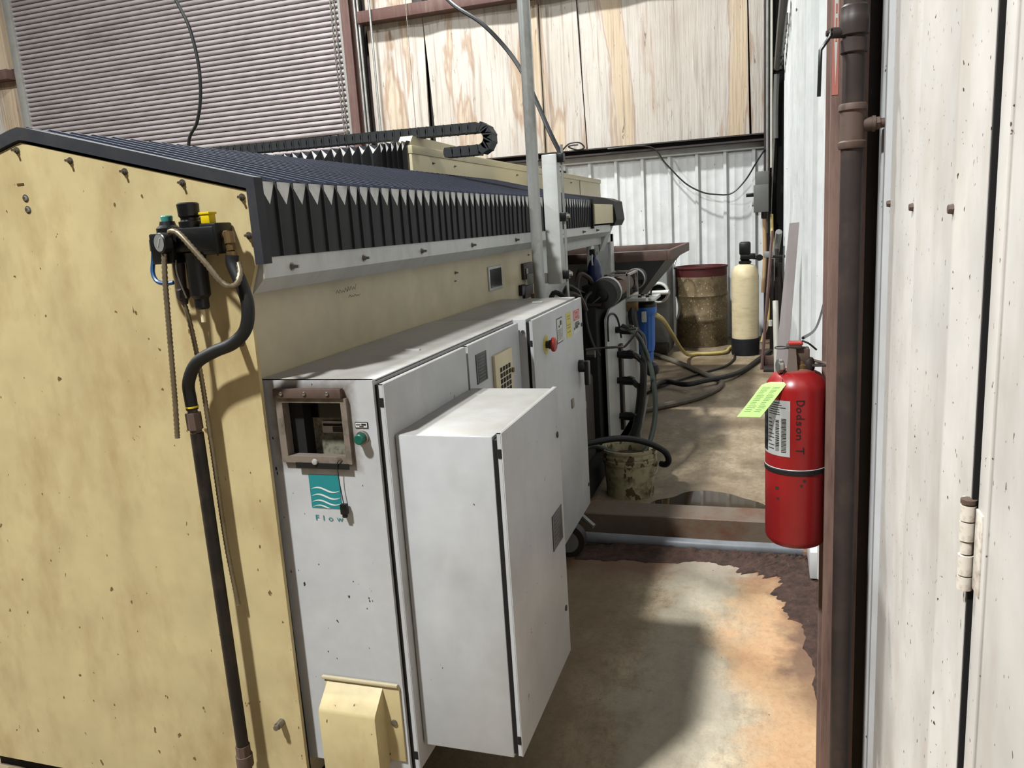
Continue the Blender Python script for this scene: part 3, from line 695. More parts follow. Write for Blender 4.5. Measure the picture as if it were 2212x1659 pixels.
# ------------------------------------------------------------------ control cabinet with the wave logo
cb = root('control_cabinet', (-0.95, 1.97, 0.20), 'white control cabinet with teal wave logo and dirty small window', 'cabinet')
fx0, fx1, fz0, fz1, fy = -1.088, -0.797, 0.20, 1.148, 1.468
wx0, wx1, wz0, wz1 = -1.020, -0.874, 0.977, 1.100
b = B()
b.box(fx0, wx0, fy, fy+0.015, fz0, fz1); b.box(wx1, fx1, fy, fy+0.015, fz0, fz1)
b.box(wx0, wx1, fy, fy+0.015, fz0, wz0); b.box(wx0, wx1, fy, fy+0.015, wz1, fz1)
front = b.obj('front_face', mat('cabinet_front_paint', C(205, 206, 208), 0.4, dirt=C(170, 162, 152), damt=0.35, dscale=2.8, specks=C(60, 50, 45), sp_scale=70, sp_cut=0.735, grime=(-0.948, 1.045, 0.088, 0.085, C(108, 90, 74))), cb)
B().box(fx0, fx1, fy, 2.47, fz1-0.004, fz1, 0.002).obj('top', grey_white, cb)
B().box(fx0, fx1, 1.60, 2.47, fz0, fz1-0.005).obj('carcass', grey_white, cb)
B().box(fx0, fx0+0.01, fy+0.015, 1.60, fz0, fz1-0.005).obj('side_wall', grey_white, cb); B().box(fx1-0.01, fx1, fy+0.015, 1.60, fz0, fz1-0.005).obj('side_wall', grey_white, cb)
B().box(fx1, fx1+0.010, fy+0.009, 2.46, fz0, fz1-0.012).obj('door_seal', black_gap, cb)
# recessed window
wn = B()
wn.box(-1.036, wx0, fy-0.010, fy, 0.962, 1.110); wn.box(wx1, -0.860, fy-0.010, fy, 0.962, 1.110)
wn.box(wx0, wx1, fy-0.010, fy, 0.962, wz0, 0.0); wn.box(wx0, wx1, fy-0.010, fy, wz1, 1.110)
win = wn.obj('window_frame', frame_grime, cb)
B().box(-1.036, -0.868, fy-0.016, fy-0.002, 1.111, 1.132, 0.001).obj('hinge_strip', hexn('rusty_fitting_iron'), win)
for xx in (-1.015, -0.957, -0.900):
    B().lathe([(0.0052, 0), (0.0045, 0.003), (0.002, 0.0045)], (xx, fy-0.016, 1.122), '-y', 12).obj('rivet', bright_steel, win)
B().box(-1.002, -0.868, fy-0.0115, fy-0.010, 0.950, 0.963).obj('rubber_strip', black_rubber, win)
B().lathe([(0.0072, 0), (0.0062, 0.003), (0.002, 0.004)], (-0.952, fy-0.012, 0.966), '-y', 14).obj('latch_knob', label_grey, win)
ins = B().box(wx0, wx1, 1.522, 1.527, 0.96, 1.11).obj('inner_panel', chip_metal, cb)
B().box(wx0, wx1, 1.516, 1.522, 1.052, 1.105).obj('inner_screen', glass_dark, cb)
B().box(wx0+0.002, wx0+0.034, 1.484, 1.520, 0.96, 1.105).obj('inner_side', black_gap, cb)
fd = B().box(-0.962, -0.875, 1.5165, 1.522, 1.016, 1.044, 0.001).obj('floppy_drive', grime_white, cb)
B().box(-0.958, -0.878, 1.515, 1.5166, 1.033, 1.038).obj('drive_slot', black_gap, fd)
B().box(-0.934, -0.902, 1.515, 1.5166, 1.019, 1.031).obj('drive_latch', dark_steel, fd)
# logo
lg = B()
q0, q1, r0, r1 = -0.980, -0.903, 0.854, 0.932
lg.box(q0, q1, fy-0.0012, fy, r0, r1)
logo = lg.obj('logo', teal, cb)
for (zz, w0) in ((0.900, 0.0045), (0.884, 0.0045), (0.870, 0.0042), (0.858, 0.0038)):
    b = B(); N_ = 24; vs_ = []
    for i in range(N_+1):
        t = i/N_; u = q0+0.003+(q1-q0-0.004)*t
        c = zz-0.0025+0.0050*math.sin(2*math.pi*(0.02+t*0.95)); w = w0*(0.12+math.sin(math.pi*min(1, t*1.0)))*0.9
        vs_ += [(u, fy-0.0016, max(r0, c-w/2)), (u, fy-0.0016, max(r0, c+w/2))]
    b.raw(vs_, [(2*i, 2*i+2, 2*i+3, 2*i+1) for i in range(N_)]).obj('logo_wave', print_white, logo)
def text_faces(txt, size, spacing=1.0):
    cu = bpy.data.curves.new('txt', 'FONT'); cu.body = txt; cu.size = size; cu.space_character = spacing; cu.resolution_u = 3
    o = bpy.data.objects.new('txt', cu); COL.objects.link(o)
    dg = bpy.context.evaluated_depsgraph_get(); me = bpy.data.meshes.new_from_object(o.evaluated_get(dg))
    vs_ = [tuple(v.co) for v in me.vertices]; fs = [list(p.vertices) for p in me.polygons]
    bpy.data.objects.remove(o); bpy.data.meshes.remove(me); bpy.data.curves.remove(cu)
    return vs_, fs
tv, tf = text_faces('F l o w', 0.0185, 1.12)
wd = max(v[0] for v in tv)-min(v[0] for v in tv)
B().raw([(-0.975+v[0]*0.070/wd, fy-0.0014, 0.824+v[1]) for v in tv], tf).obj('logo_name', teal, cb)
# dangling plug
B().tube([(-0.884, fy-0.012, 0.974), (-0.893, fy-0.014, 0.968), (-0.8965, fy-0.012, 0.950), (-0.8965, fy-0.010, 0.915), (-0.892, fy-0.010, 0.868)], 0.0011, 6).obj('plug_cord', black_rubber, cb)
b = B().box(-0.900, -0.884, fy-0.016, fy-0.004, 0.846, 0.870, 0.002); b.box(-0.897, -0.887, fy-0.014, fy-0.006, 0.838, 0.848, 0.001)
b.obj('hanging_plug', black_plastic, cb)
# button
b = B().lathe([(0.0150, 0), (0.0150, 0.006), (0.0135, 0.008)], (-0.832, fy, 1.022), '-y', 24); b.obj('button_bezel', steel, cb)
B().lathe([(0.0115, 0), (0.0115, 0.014), (0.0095, 0.016)], (-0.832, fy-0.007, 1.022), '-y', 24).obj('green_button', green_button, cb)
lp = B().box(-0.848, -0.817, fy-0.0018, fy, 1.043, 1.056).obj('button_plate', black_plastic, cb)
B().box(-0.8465, -0.8185, fy-0.0024, fy-0.0018, 1.0445, 1.0545).obj('button_label', label_white, lp)
B().box(-0.845, -0.834, fy-0.0028, fy-0.0024, 1.0495, 1.0515).obj('label_line', print_black, lp)
B().box(-0.832, -0.821, fy-0.0028, fy-0.0024, 1.0490, 1.0530).obj('label_line', print_black, lp)
B().box(-0.837, -0.827, fy-0.0028, fy-0.0024, 1.0455, 1.0478).obj('label_line', print_black, lp)
# cowl near the foot
cw = B().box(-1.000, -0.804, fy-0.006, fy, 0.232, 0.428, 0.002).obj('vent_cowl', cream, cb)
b = B().prism([(fy-0.006, 0.420), (fy-0.052, 0.378), (fy-0.056, 0.370), (fy-0.056, 0.218), (fy-0.006, 0.218)], 'x', -0.992, -0.846)
b.obj('cowl_hood', cream, cw)
B().box(-1.004, -0.806, fy-0.011, fy-0.002, 0.426, 0.434, 0.002).obj('cowl_hinge', cream_side, cw)
B().lathe([(0.0075, 0), (0.0075, 0.004), (0.004, 0.006)], (-0.824, fy-0.006, 0.334), '-y', 14).obj('cowl_screw', steel, cw)
# two doors on the aisle side
def cab_door(x0, x1, y0, y1, z0, z1, parent, m=grey_white):
    b = B(); b.box(x1-0.003, x1, y0, y1, z0, z1, 0.0015)
    b.box(x0, x1-0.003, y0, y0+0.002, z0, z1); b.box(x0, x1-0.003, y1-0.002, y1, z0, z1)
    b.box(x0, x1-0.003, y0, y1, z1-0.002, z1); b.box(x0, x1-0.003, y0, y1, z0, z0+0.002)
    return b.obj('door', m, parent)
dA = cab_door(-0.787, -0.775, 1.475, 1.968, 0.205, 1.138, cb)
dB = cab_door(-0.787, -0.775, 1.982, 2.452, 0.205, 1.138, cb)
def hinge_notch(x0, x1, y, zs, parent):
    for z in zs: B().box(x0, x1, y-0.0012, y+0.001, z, z+0.020).obj('hinge_notch', black_gap, parent)
hinge_notch(-0.7865, -0.7785, 1.475, (1.088, 0.235), dA)
def info_plate(y0, y1, z0, z1, x, parent, two=True):
    p = B().box(x, x+0.0018, y0, y1, z0, z1, 0.0007).obj('nameplate', plate_dark, parent)
    b = B(); w = y1-y0; h = z1-z0
    e = 0.03*h; X0 = x+0.0018; X1 = x+0.0023
    for (a, c, d, f) in ((0.05, 0.95, 0.96, 0.975), (0.05, 0.95, 0.025, 0.04), (0.05, 0.09, 0.03, 0.97), (0.91, 0.95, 0.03, 0.97), (0.12, 0.9, 0.535, 0.55)):
        b.box(X0, X1, y0+w*a, y0+w*c, z0+h*d, z0+h*f)
    rr = random.Random(int(y0*1000))
    for k in range(8):
        t = 0.09+k*0.11
        if 0.48 < t < 0.60: continue
        b.box(X0, X1, y0+w*0.17, y0+w*rr.uniform(0.55, 0.84), z0+h*t, z0+h*(t+0.017))
    b.obj('nameplate_print', plate_line, p)
info_plate(2.035, 2.125, 1.018, 1.103, -0.775, dB)
vg = B().box(-0.775, -0.765, 2.172, 2.340, 0.93, 1.076, 0.002).obj('vent_grille', cream_beam, dB)
b = B()
for i in range(4):
    for j in range(7):
        y = 2.212+i*0.027; z = 1.032-j*0.018; b.box(-0.7655, -0.7645, y, y+0.021, z-0.014, z)
b.obj('grille_holes', black_gap, vg)
B().cyl((-0.765, 2.328, 1.005), (-0.758, 2.328, 1.005), 0.008, 10).obj('grille_knob', brass, vg)
for (x, y) in ((-0.88, 1.86), (-0.86, 3.0)):
    B().box(x-0.022, x+0.020, y-0.006, y+0.004, 1.148, 1.1515).obj('dust_tab', rail_white, cb)

# box mounted on the control cabinet
fb_ = root('switchgear_box', (-0.66, 1.74, 0.26), 'tall white steel box bolted to the doors of the logo cabinet', 'cabinet')
B().box(-0.772, -0.547, 1.500, 1.985, 0.258, 1.020, 0.003).obj('body', grey_white, fb_)
B().box(-0.547, -0.534, 1.503, 1.970, 0.268, 1.012).obj('door_seal', black_gap, fb_)
dC = cab_door(-0.534, -0.523, 1.494, 1.962, 0.268, 1.030, fb_)
hinge_notch(-0.5335, -0.526, 1.494, (0.975, 0.300), dC)
def lock(x, y, z, parent, m=black_plastic):
    b = B().lathe([(0.0085, 0), (0.0085, 0.002), (0.006, 0.003)], (x, y, z), 'x', 14); o = b.obj('lock', m, parent)
    B().box(x+0.003, x+0.0038, y-0.0012, y+0.0012, z-0.005, z+0.005).obj('key_slot', steel, o)
lock(-0.523, 1.937, 0.905, dC); lock(-0.523, 1.932, 0.412, dC)
info_plate(1.838, 1.938, 0.617, 0.712, -0.523, dC)

# tall disconnect cabinet behind
tc_ = root('disconnect_cabinet', (-0.92, 2.84, 0.23), 'white cabinet with red emergency stop, warning stickers and black handle', 'cabinet')
B().box(-1.088, -0.757, 2.480, 3.205, 0.235, 1.146, 0.003).obj('body', grey_white, tc_)
B().box(-0.757, -0.744, 2.484, 3.195, 0.245, 1.135).obj('door_seal', black_gap, tc_)
dD = cab_door(-0.744, -0.733, 2.474, 3.214, 0.238, 1.142, tc_)
hinge_notch(-0.7435, -0.736, 2.474, (1.055, 0.30), dD)
B().cyl((-0.768, 2.480, 1.105), (-0.768, 2.474, 1.105), 0.006, 8).obj('side_stud', steel, tc_)
es = B().lathe([(0.034, 0), (0.034, 0.0015)], (-0.733, 2.628, 1.037), 'x', 28).obj('stop_button', yellow_label, dD)
B().lathe([(0.013, 0), (0.013, 0.010), (0.016, 0.011), (0.016, 0.018)], (-0.7315, 2.628, 1.037), 'x', 20).obj('stop_collar', dark_steel, es)
B().lathe([(0.014, 0), (0.024, 0.003), (0.026, 0.008), (0.024, 0.014), (0.016, 0.018)], (-0.7135, 2.628, 1.037), 'x', 24).obj('stop_head', red_plastic, es)
def sticker(y0, y1, z0, z1, m, parent, x=-0.733, name='sticker'): return B().box(x, x+0.0008, y0, y1, z0, z1).obj(name, m, parent)
s1 = sticker(2.786, 2.872, 1.012, 1.106, print_black, dD); sticker(2.791, 2.867, 1.016, 1.102, label_white, s1, -0.7326, 'sticker_field')
b = B(); X0, X1 = -0.7318, -0.7312
b.box(X0, X1, 2.832, 2.856, 1.077, 1.094); b.box(X0, X1, 2.812, 2.828, 1.070, 1.078)
b.obj('sticker_symbol', print_black, s1)
b = B()
for k in range(7): b.box(X0, X1, 2.800, 2.858-(0.012 if k in (2, 6) else 0), 1.060-k*0.006, 1.063-k*0.006)
b.obj('sticker_print', plate_line, s1)
s2 = sticker(2.935, 3.015, 1.010, 1.108, yellow_label, dD)
b = B()
for zz in (1.092, 1.082, 1.058, 1.047, 1.030): b.box(-0.7322, -0.7318, 2.948, 2.998, zz, zz+0.0035)
b.obj('sticker_print', hexn('brass_fitting'), s2)
s3 = sticker(3.050, 3.165, 1.010, 1.108, label_white, dD)
s3r = sticker(3.055, 3.160, 1.061, 1.103, label_red, s3, -0.7326, 'sticker_field')
b = B(); vs_ = []
for k in range(24):
    a = 2*math.pi*k/24; vs_ += [(-0.7316, 3.1075+0.046*math.cos(a), 1.082+0.018*math.sin(a)), (-0.7316, 3.1075+0.041*math.cos(a), 1.082+0.0155*math.sin(a))]
b.raw(vs_, [(2*k, 2*((k+1) % 24), 2*((k+1) % 24)+1, 2*k+1) for k in range(24)]).obj('sticker_ring', label_white, s3)
tv, tf = text_faces('DANGER', 0.017); wd = max(v[0] for v in tv)
B().raw([(-0.7316, 3.071+v[0]*0.073/wd, 1.0765+v[1]) for v in tv], tf).obj('sticker_word', label_white, s3)
b = B()
for k in range(3): b.box(X0, X1, 3.072, 3.145-0.008*(k % 2), 1.050-k*0.006, 1.054-k*0.006)
for (a, c, zz) in ((3.058, 3.072, 1.026), (3.082, 3.130, 1.028), (3.136, 3.156, 1.036)): b.box(X0, X1, a, c, zz, zz+0.010)
b.obj('sticker_print', print_black, s3)
hd = B().lathe([(0.026, 0), (0.026, 0.018), (0.020, 0.028)], (-0.733, 3.120, 0.868), 'x', 20).obj('rotary_handle', black_plastic, dD)
B().box(-0.710, -0.690, 3.100, 3.140, 0.790, 0.890, 0.005).obj('handle_lever', black_plastic, hd)
lock(-0.733, 2.97, 0.745, dD); lock(-0.733, 3.195, 1.030, dD); lock(-0.733, 3.195, 0.33, dD)
B().box(-0.733, -0.728, 2.955, 2.985, 0.727, 0.763, 0.001).obj('lock_plate', steel, dD)

# ------------------------------------------------------------------ galvanised pipe and support post
B().cyl((-0.920, 3.255, 0.0), (-0.935, 3.255, 7.0), 0.0245, 20).obj('galvanised_pipe', galv, label='tall galvanised steel pipe rising behind the emergency stop cabinet', cat='pipe')
po = root('support_post', (-0.935, 3.62, 1.17), 'white square post bracketed to the machine with cable clipped on', 'post')
b = B().box(-0.975, -0.905, 3.59, 3.65, 1.172, 1.760, 0.004)
b.obj('upright', rail_white, po)
B().box(-1.079, -0.975, 3.595, 3.645, 1.176, 1.222, 0.003).obj('arm', rail_white, po)
for z in (1.745, 1.48, 1.215):
    c = B().box(-0.905, -0.875, 3.60, 3.64, z-0.022, z+0.018, 0.003).obj('clip', black_plastic, po)
    if z < 1.7: B().cyl((-0.875, 3.62, z), (-0.862, 3.62, z), 0.016, 8, 0.010).obj('wing_screw', steel, c)
B().tube([(-0.885, 3.62, 1.80), (-0.888, 3.62, 1.60), (-0.886, 3.62, 1.40), (-0.888, 3.62, 1.20), (-0.885, 3.62, 1.06)], 0.006, 8).obj('clipped_cable', galv, po)
B().tube([(-3.2, 5.6, 7.0), (-2.9, 5.3, 5.0), (-2.3, 4.8, 3.4), (-1.80, 4.4, 2.86), (-1.548, 4.1, 2.60), (-1.359, 4.0, 2.458), (-1.221, 3.95, 2.31), (-1.110, 3.85, 2.16), (-1.02, 3.75, 2.00), (-0.945, 3.66, 1.86), (-0.888, 3.62, 1.755)], 0.0105, 8).obj('overhead_cable', black_rubber, label='black cable curving from overhead down to the white support post', cat='cable')
B().tube([(-3.6, 4.0, 7.0), (-3.55, 4.0, 5.0), (-3.40, 4.0, 3.6), (-3.30, 4.0, 3.15), (-3.165, 4.0, 2.818), (-3.100, 4.0, 2.663), (-3.072, 4.0, 2.462), (-3.088, 4.0, 2.288), (-3.135, 4.0, 2.155), (-3.215, 4.0, 2.030), (-3.20, 4.0, 1.7), (-3.1, 4.0, 0.9), (-3.05, 4.0, 0.01)], 0.0095, 8).obj('overhead_cable', black_rubber, label='thin black cable hanging down in front of the roller shutter door', cat='cable')

# ------------------------------------------------------------------ air regulator on the end panel
ar = root('air_regulator', (-1.16, 1.40, 1.31), 'black compressed-air filter regulator with gauge on the cream end panel', 'regulator')
b = B().box(-1.236, -1.180, 1.372, 1.432, 1.418, 1.482, 0.004); b.box(-1.182, -1.078, 1.378, 1.436, 1.440, 1.490, 0.004)
b.obj('manifold', black_plastic, ar)
B().box(-1.112, -1.072, 1.380, 1.436, 1.432, 1.496, 0.004).obj('outlet_block', black_plastic, ar)
b = B().lathe([(0.024, 0), (0.024, 0.010), (0.017, 0.016), (0.015, 0.024)], (-1.208, 1.402, 1.482), 'z', 18); b.obj('lockout_cap', black_plastic, ar)
B().lathe([(0.0115, 0), (0.0125, 0.010), (0.011, 0.012)], (-1.208, 1.402, 1.506), 'z', 14).obj('teal_cap', teal_cap, ar)
kb = B().lathe([(0.022, 0), (0.023, 0.014), (0.018, 0.017), (0.018, 0.022), (0.0215, 0.026), (0.0225, 0.050), (0.019, 0.053)], (-1.150, 1.402, 1.488), 'z', 20); kb.obj('regulator_knob', black_plastic, ar)
b = B().box(-1.117, -1.095, 1.394, 1.416, 1.494, 1.516, 0.002); b.box(-1.119, -1.093, 1.392, 1.418, 1.514, 1.519, 0.001); b.obj('yellow_slide', yellow_plastic, ar)
gd = (Vector((0.95, -0.30, 0)).normalized(), Vector((0, 0, 1)), Vector((-0.30, -0.95, 0)).normalized())
gg = B().lathe([(0.021, 0), (0.021, 0.016), (0.019, 0.018)], (-1.190, 1.372, 1.462), gd, 24).obj('gauge', black_plastic, ar)
gc = Vector((-1.190, 1.372, 1.462))+gd[2]*0.0182
B().lathe([(0.0178, 0), (0.0178, 0.0006)], gc, gd, 24).obj('gauge_face', plate_line, gg)
p0 = gc+gd[2]*0.001+gd[0]*(-0.005)-gd[1]*0.008; p1 = gc+gd[2]*0.001+gd[0]*0.006+gd[1]*0.010
B().cyl(p0, p1, 0.0012, 6).obj('gauge_needle', label_white, gg)
B().lathe([(0.026, 0), (0.022, 0.01), (0.022, 0.085), (0.016, 0.092), (0.016, 0.112), (0.018, 0.118)][::-1] and [(0.012, 0), (0.015, 0.004), (0.015, 0.022), (0.021, 0.030), (0.0215, 0.110), (0.024, 0.120)], (-1.150, 1.404, 1.318), 'z', 18).obj('filter_bowl', black_plastic, ar)
B().cyl((-1.152, 1.404, 1.290), (-1.151, 1.404, 1.320), 0.0052, 10).obj('drain_stub', resin, ar)
B().lathe([(0.008, 0), (0.010, 0.010), (0.014, 0.014), (0.014, 0.030), (0.010, 0.034), (0.011, 0.060), (0.013, 0.090)], (-1.196, 1.404, 1.330), 'z', 12).obj('solenoid_stem', dark_steel, ar)
B().tube([(-1.176, 1.374, 1.425), (-1.176, 1.372, 1.40), (-1.170, 1.372, 1.375), (-1.163, 1.375, 1.345)], 0.002, 6).obj('bowl_clip', steel, ar)
b = B().cyl((-1.078, 1.404, 1.470), (-1.058, 1.402, 1.470), 0.0095, 12); b.cyl((-1.058, 1.402, 1.476), (-1.056, 1.40, 1.452), 0.011, 8); b.cyl((-1.056, 1.40, 1.452), (-1.055, 1.40, 1.438), 0.0095, 6); b.cyl((-1.055, 1.40, 1.436), (-1.055, 1.40, 1.424), 0.011, 12)
b.obj('elbow_fitting', brass, ar)
b = B().cyl((-1.240, 1.40, 1.462), (-1.252, 1.40, 1.462), 0.006, 8); b.cyl((-1.252, 1.40, 1.470), (-1.253, 1.40, 1.446), 0.0068, 10); b.obj('push_fitting', steel, ar)
B().tube([(-1.253, 1.40, 1.446), (-1.256, 1.398, 1.425), (-1.256, 1.392, 1.400), (-1.244, 1.388, 1.382), (-1.222, 1.388, 1.377), (-1.206, 1.392, 1.378)], 0.0047, 8).obj('blue_tube', blue_tube, ar)
def ribbed(pts, r, name, parent, step=0.0045, **kw):
    b = B(); P = [Vector(p) for p in pts]; out = []
    for i in range(len(P)-1):
        a0 = P[max(i-1, 0)]; a1 = P[i]; a2 = P[i+1]; a3 = P[min(i+2, len(P)-1)]; k = max(3, int((a2-a1).length/step))
        for j in range(k):
            t = j/k; out.append(0.5*((2*a1)+(a2-a0)*t+(2*a0-5*a1+4*a2-a3)*t*t+(3*a1-a0-3*a2+a3)*t**3))
    out.append(P[-1])
    b.tube(out, r, 8, [r*(1.0 if i % 2 else 0.80) for i in range(len(out))], smooth=False)
    return b.obj(name, armour, parent, ang=60, **kw)
ribbed([(-1.175, 1.366, 1.482), (-1.160, 1.358, 1.484), (-1.140, 1.352, 1.478), (-1.110, 1.350, 1.447), (-1.080, 1.352, 1.410), (-1.058, 1.356, 1.378), (-1.040, 1.36, 1.366), (-1.030, 1.372, 1.372), (-1.032, 1.388, 1.392), (-1.042, 1.40, 1.41)], 0.0068, 'armoured_lead', ar)
ribbed([(-1.196, 1.366, 1.440), (-1.200, 1.362, 1.39), (-1.206, 1.362, 1.32), (-1.214, 1.362, 1.22), (-1.224, 1.364, 1.12), (-1.234, 1.366, 1.040)], 0.0062, 'gauge_lead', ar)
ribbed([(-1.196, 1.404, 1.332), (-1.190, 1.408, 1.27), (-1.186, 1.412, 1.16), (-1.186, 1.414, 1.00), (-1.186, 1.415, 0.78), (-1.180, 1.42, 0.62)], 0.0058, 'stem_lead', ar)
# hose from regulator to pipe
ah = B().tube([(-1.055, 1.40, 1.428), (-1.055, 1.398, 1.408), (-1.035, 1.392, 1.365), (-1.024, 1.388, 1.322), (-1.035, 1.386, 1.275), (-1.070, 1.384, 1.245), (-1.120, 1.384, 1.228), (-1.172, 1.386, 1.203), (-1.203, 1.39, 1.160), (-1.208, 1.394, 1.120), (-1.209, 1.396, 1.098)], 0.0135, 14).obj('air_hose', black_rubber, label='thick black rubber air hose curving below the regulator', cat='hose')
B().cyl((-1.209, 1.396, 1.102), (-1.209, 1.396, 1.106), 0.0145, 14).obj('yellow_ring', yellow_plastic, ah)
b = B().cyl((-1.209, 1.396, 1.098), (-1.209, 1.396, 1.088), 0.011, 12); b.cyl((-1.209, 1.396, 1.090), (-1.208, 1.396, 1.052), 0.017, 8); b.cyl((-1.208, 1.396, 1.052), (-1.207, 1.396, 1.044), 0.013, 12)
b.obj('hose_coupling', pipe_rust, ah)
ap = B().cyl((-1.206, 1.396, 1.044), (-1.206, 1.396, 0.02), 0.0145, 16).obj('air_pipe', black_pipe, label='black iron air pipe standing upright along the cream panel', cat='pipe')
b = B().cyl((-1.206, 1.396, 0.262), (-1.206, 1.396, 0.235), 0.017, 8); b.cyl((-1.206, 1.396, 0.235), (-1.206, 1.396, 0.205), 0.020, 14); b.obj('pipe_union', pipe_rust, ap)
B().cyl((-1.206, 1.396, 0.0), (-1.206, 1.396, 0.02), 0.02, 14).obj('pipe_foot', pipe_rust, ap)

# ------------------------------------------------------------------ pump skid beyond the cabinets
ps = root('pump_skid', (-0.98, 4.4, 0.0), 'dark high-pressure pump unit with white side plate behind the cabinets', 'pump')
B().box(-1.08, -0.86, 3.45, 5.75, 0.04, 0.14, 0.004).obj('skid_base', black_gap, ps)
B().box(-1.07, -0.92, 3.55, 4.25, 0.14, 0.62, 0.02).obj('motor_housing', dark_steel, ps)
B().box(-1.07, -0.90, 4.30, 5.60, 0.14, 0.985, 0.01).obj('pump_block', black_gap, ps)
B().box(-1.08, -0.875, 4.30, 5.60, 0.985, 1.00).obj('top_tray', dark_steel, ps)
spl = B().prism([(4.38, 0.04), (5.60, 0.04), (5.60, 0.945), (4.50, 0.945), (4.38, 0.90)], 'x', -0.872, -0.860).obj('side_plate', rail_white, ps)
for i, z in enumerate((0.80, 0.645, 0.49, 0.26)):
    y = 4.66+0.03*(i % 2)
    v = B().cyl((-0.875, y, z), (-0.83, y, z), 0.020, 10); v.cyl((-0.83, y, z), (-0.765, y, z-0.004), 0.026, 10)
    vv = v.obj('valve', black_plastic, spl)
    B().tube([(-0.80, y, z+0.02), (-0.77, y-0.06, z+0.035), (-0.73, y-0.14, z+0.04)], 0.005, 6).obj('valve_lever', steel, vv)
B().tube([(-0.856, 4.40, 0.77), (-0.856, 4.40, 0.88), (-0.856, 4.46, 0.915), (-0.856, 4.62, 0.90), (-0.856, 4.74, 0.84), (-0.856, 4.82, 0.73)], 0.006, 6).obj('plate_wire', black_rubber, spl)
B().box(-0.859, -0.856, 4.78, 4.86, 0.50, 0.64).obj('yellow_tag', yellow_label, spl)
B().box(-0.860, -0.840, 4.72, 4.79, 0.16, 0.70, 0.004).obj('manifold_bar', dark_steel, spl)
B().prism([(5.0, 0.02), (5.0, 0.22), (5.45, 0.22)], 'x', -0.80, -0.785).obj('gusset_plate', grey_machine, spl)
ax = B().cyl((-0.865, 4.33, 1.045), (-0.865, 4.47, 1.05), 0.082, 26).obj('fan_drum', black_gap, ps)
B().cyl((-0.865, 4.445, 1.05), (-0.865, 4.472, 1.05), 0.086, 26).obj('drum_band', label_grey, ax)
B().cyl((-0.865, 4.318, 1.045), (-0.865, 4.33, 1.045), 0.030, 16).obj('drum_hub', black_plastic, ax)
B().cyl((-0.925, 4.315, 0.995), (-0.875, 4.315, 1.035), 0.004, 6).obj('drum_rod', steel, ax)
b = B(); x0, x1, y0, y1, z0, z1 = -0.90, -0.77, 4.62, 4.95, 1.00, 1.135
for xx in (x0, x1):
    for y in (y0, y1): b.box(xx-0.008, xx+0.008, y-0.008, y+0.008, z0, z1)
    b.box(xx-0.008, xx+0.008, y0, y1, z1-0.012, z1)
for y in (y0, y1): b.box(x0, x1, y-0.008, y+0.008, z1-0.012, z1)
b.obj('cage_frame', steel, ps)
B().box(-1.02, -0.885, 4.50, 4.70, 1.00, 1.085, 0.004).obj('valve_manifold', black_gap, ps)
B().cyl((-0.835, 4.64, 1.06), (-0.835, 4.93, 1.06), 0.052, 16).obj('accumulator', pipe_rust, ps)
b2 = B().cyl((-0.80, 5.04, 1.07), (-0.80, 5.20, 1.07), 0.062, 24).obj('fan_drum', black_gap, ps)
B().lathe([(0.062, 0), (0.067, 0), (0.067, 0.02), (0.062, 0.02)], (-0.80, 5.06, 1.07), 'y', 24, cap=False).obj('drum_band', label_grey, b2)
B().tube([(-0.93, 4.33, 1.06), (-0.955, 4.28, 1.02), (-0.95, 4.27, 0.90), (-0.925, 4.28, 0.78), (-0.90, 4.34, 0.70)], 0.011, 8).obj('drain_hose', hose_dark, ps)
b = B().cyl((-1.00, 3.50, 1.05), (-1.00, 3.50, 1.14), 0.034, 16); b.cyl((-1.00, 3.50, 1.0), (-1.00, 3.50, 1.05), 0.028, 16)
b.obj('brass_plug', brass, ps)
B().box(-1.07, -0.93, 3.46, 3.56, 0.62, 1.0, 0.005).obj('riser_block', black_gap, ps)
rs = random.Random(11)
for k in range(7):
    x = rs.uniform(-1.06, -0.95); y = 3.75+0.13*k; z = rs.uniform(0.95, 1.16)
    B().tube([(x, y, 0.6), (x, y, z), (x+0.05, y+0.05, z+0.03), (x+0.07, y+0.11, z-0.05)], 0.013, 7).obj('pump_line', [black_gap, dark_steel, black_plastic][k % 3], ps)
for k in range(5):
    y = 3.6+0.14*k; B().cyl((-0.93, y, 0.30+0.11*k), (-0.885, y, 0.30+0.11*k), 0.022, 8).obj('pump_fitting', [steel, dark_steel][k % 2], ps)
# hoses from the plate down to the bucket
HG = 'black hoses looping from the pump plate to the muddy bucket'
for i, (z, dx) in enumerate(((0.796, 0.0), (0.641, -0.012), (0.486, -0.03), (0.256, -0.045))):
    y = 4.66+0.03*(i % 2)
    B().tube([(-0.765, y, z), (-0.715+dx, y-0.01, z-0.02), (-0.69+dx, y-0.03, z-0.12*min(1, z)), (-0.70+dx*1.6, y-0.10, max(0.12, z*0.45)), (-0.77+dx, y-0.18, 0.10+0.02*i), (-0.825-0.004*i, y-0.34, 0.06+0.03*i)], 0.019, 9).obj('pump_hose', hose_dark, label='black hose leaving the '+('topmost', 'second', 'third', 'lowest')[i]+' valve of the white pump plate', cat='hose', group=HG)
B().tube([(-0.80, 4.55, 0.84), (-0.70, 4.50, 0.78), (-0.62, 4.40, 0.62), (-0.585, 4.30, 0.42), (-0.60, 4.18, 0.26), (-0.65, 4.08, 0.19), (-0.74, 4.02, 0.21), (-0.86, 3.92, 0.29), (-0.915, 3.84, 0.28)], 0.014, 9).obj('drain_hose', hose_green, label='dark green hose that dips into the muddy bucket', cat='hose')
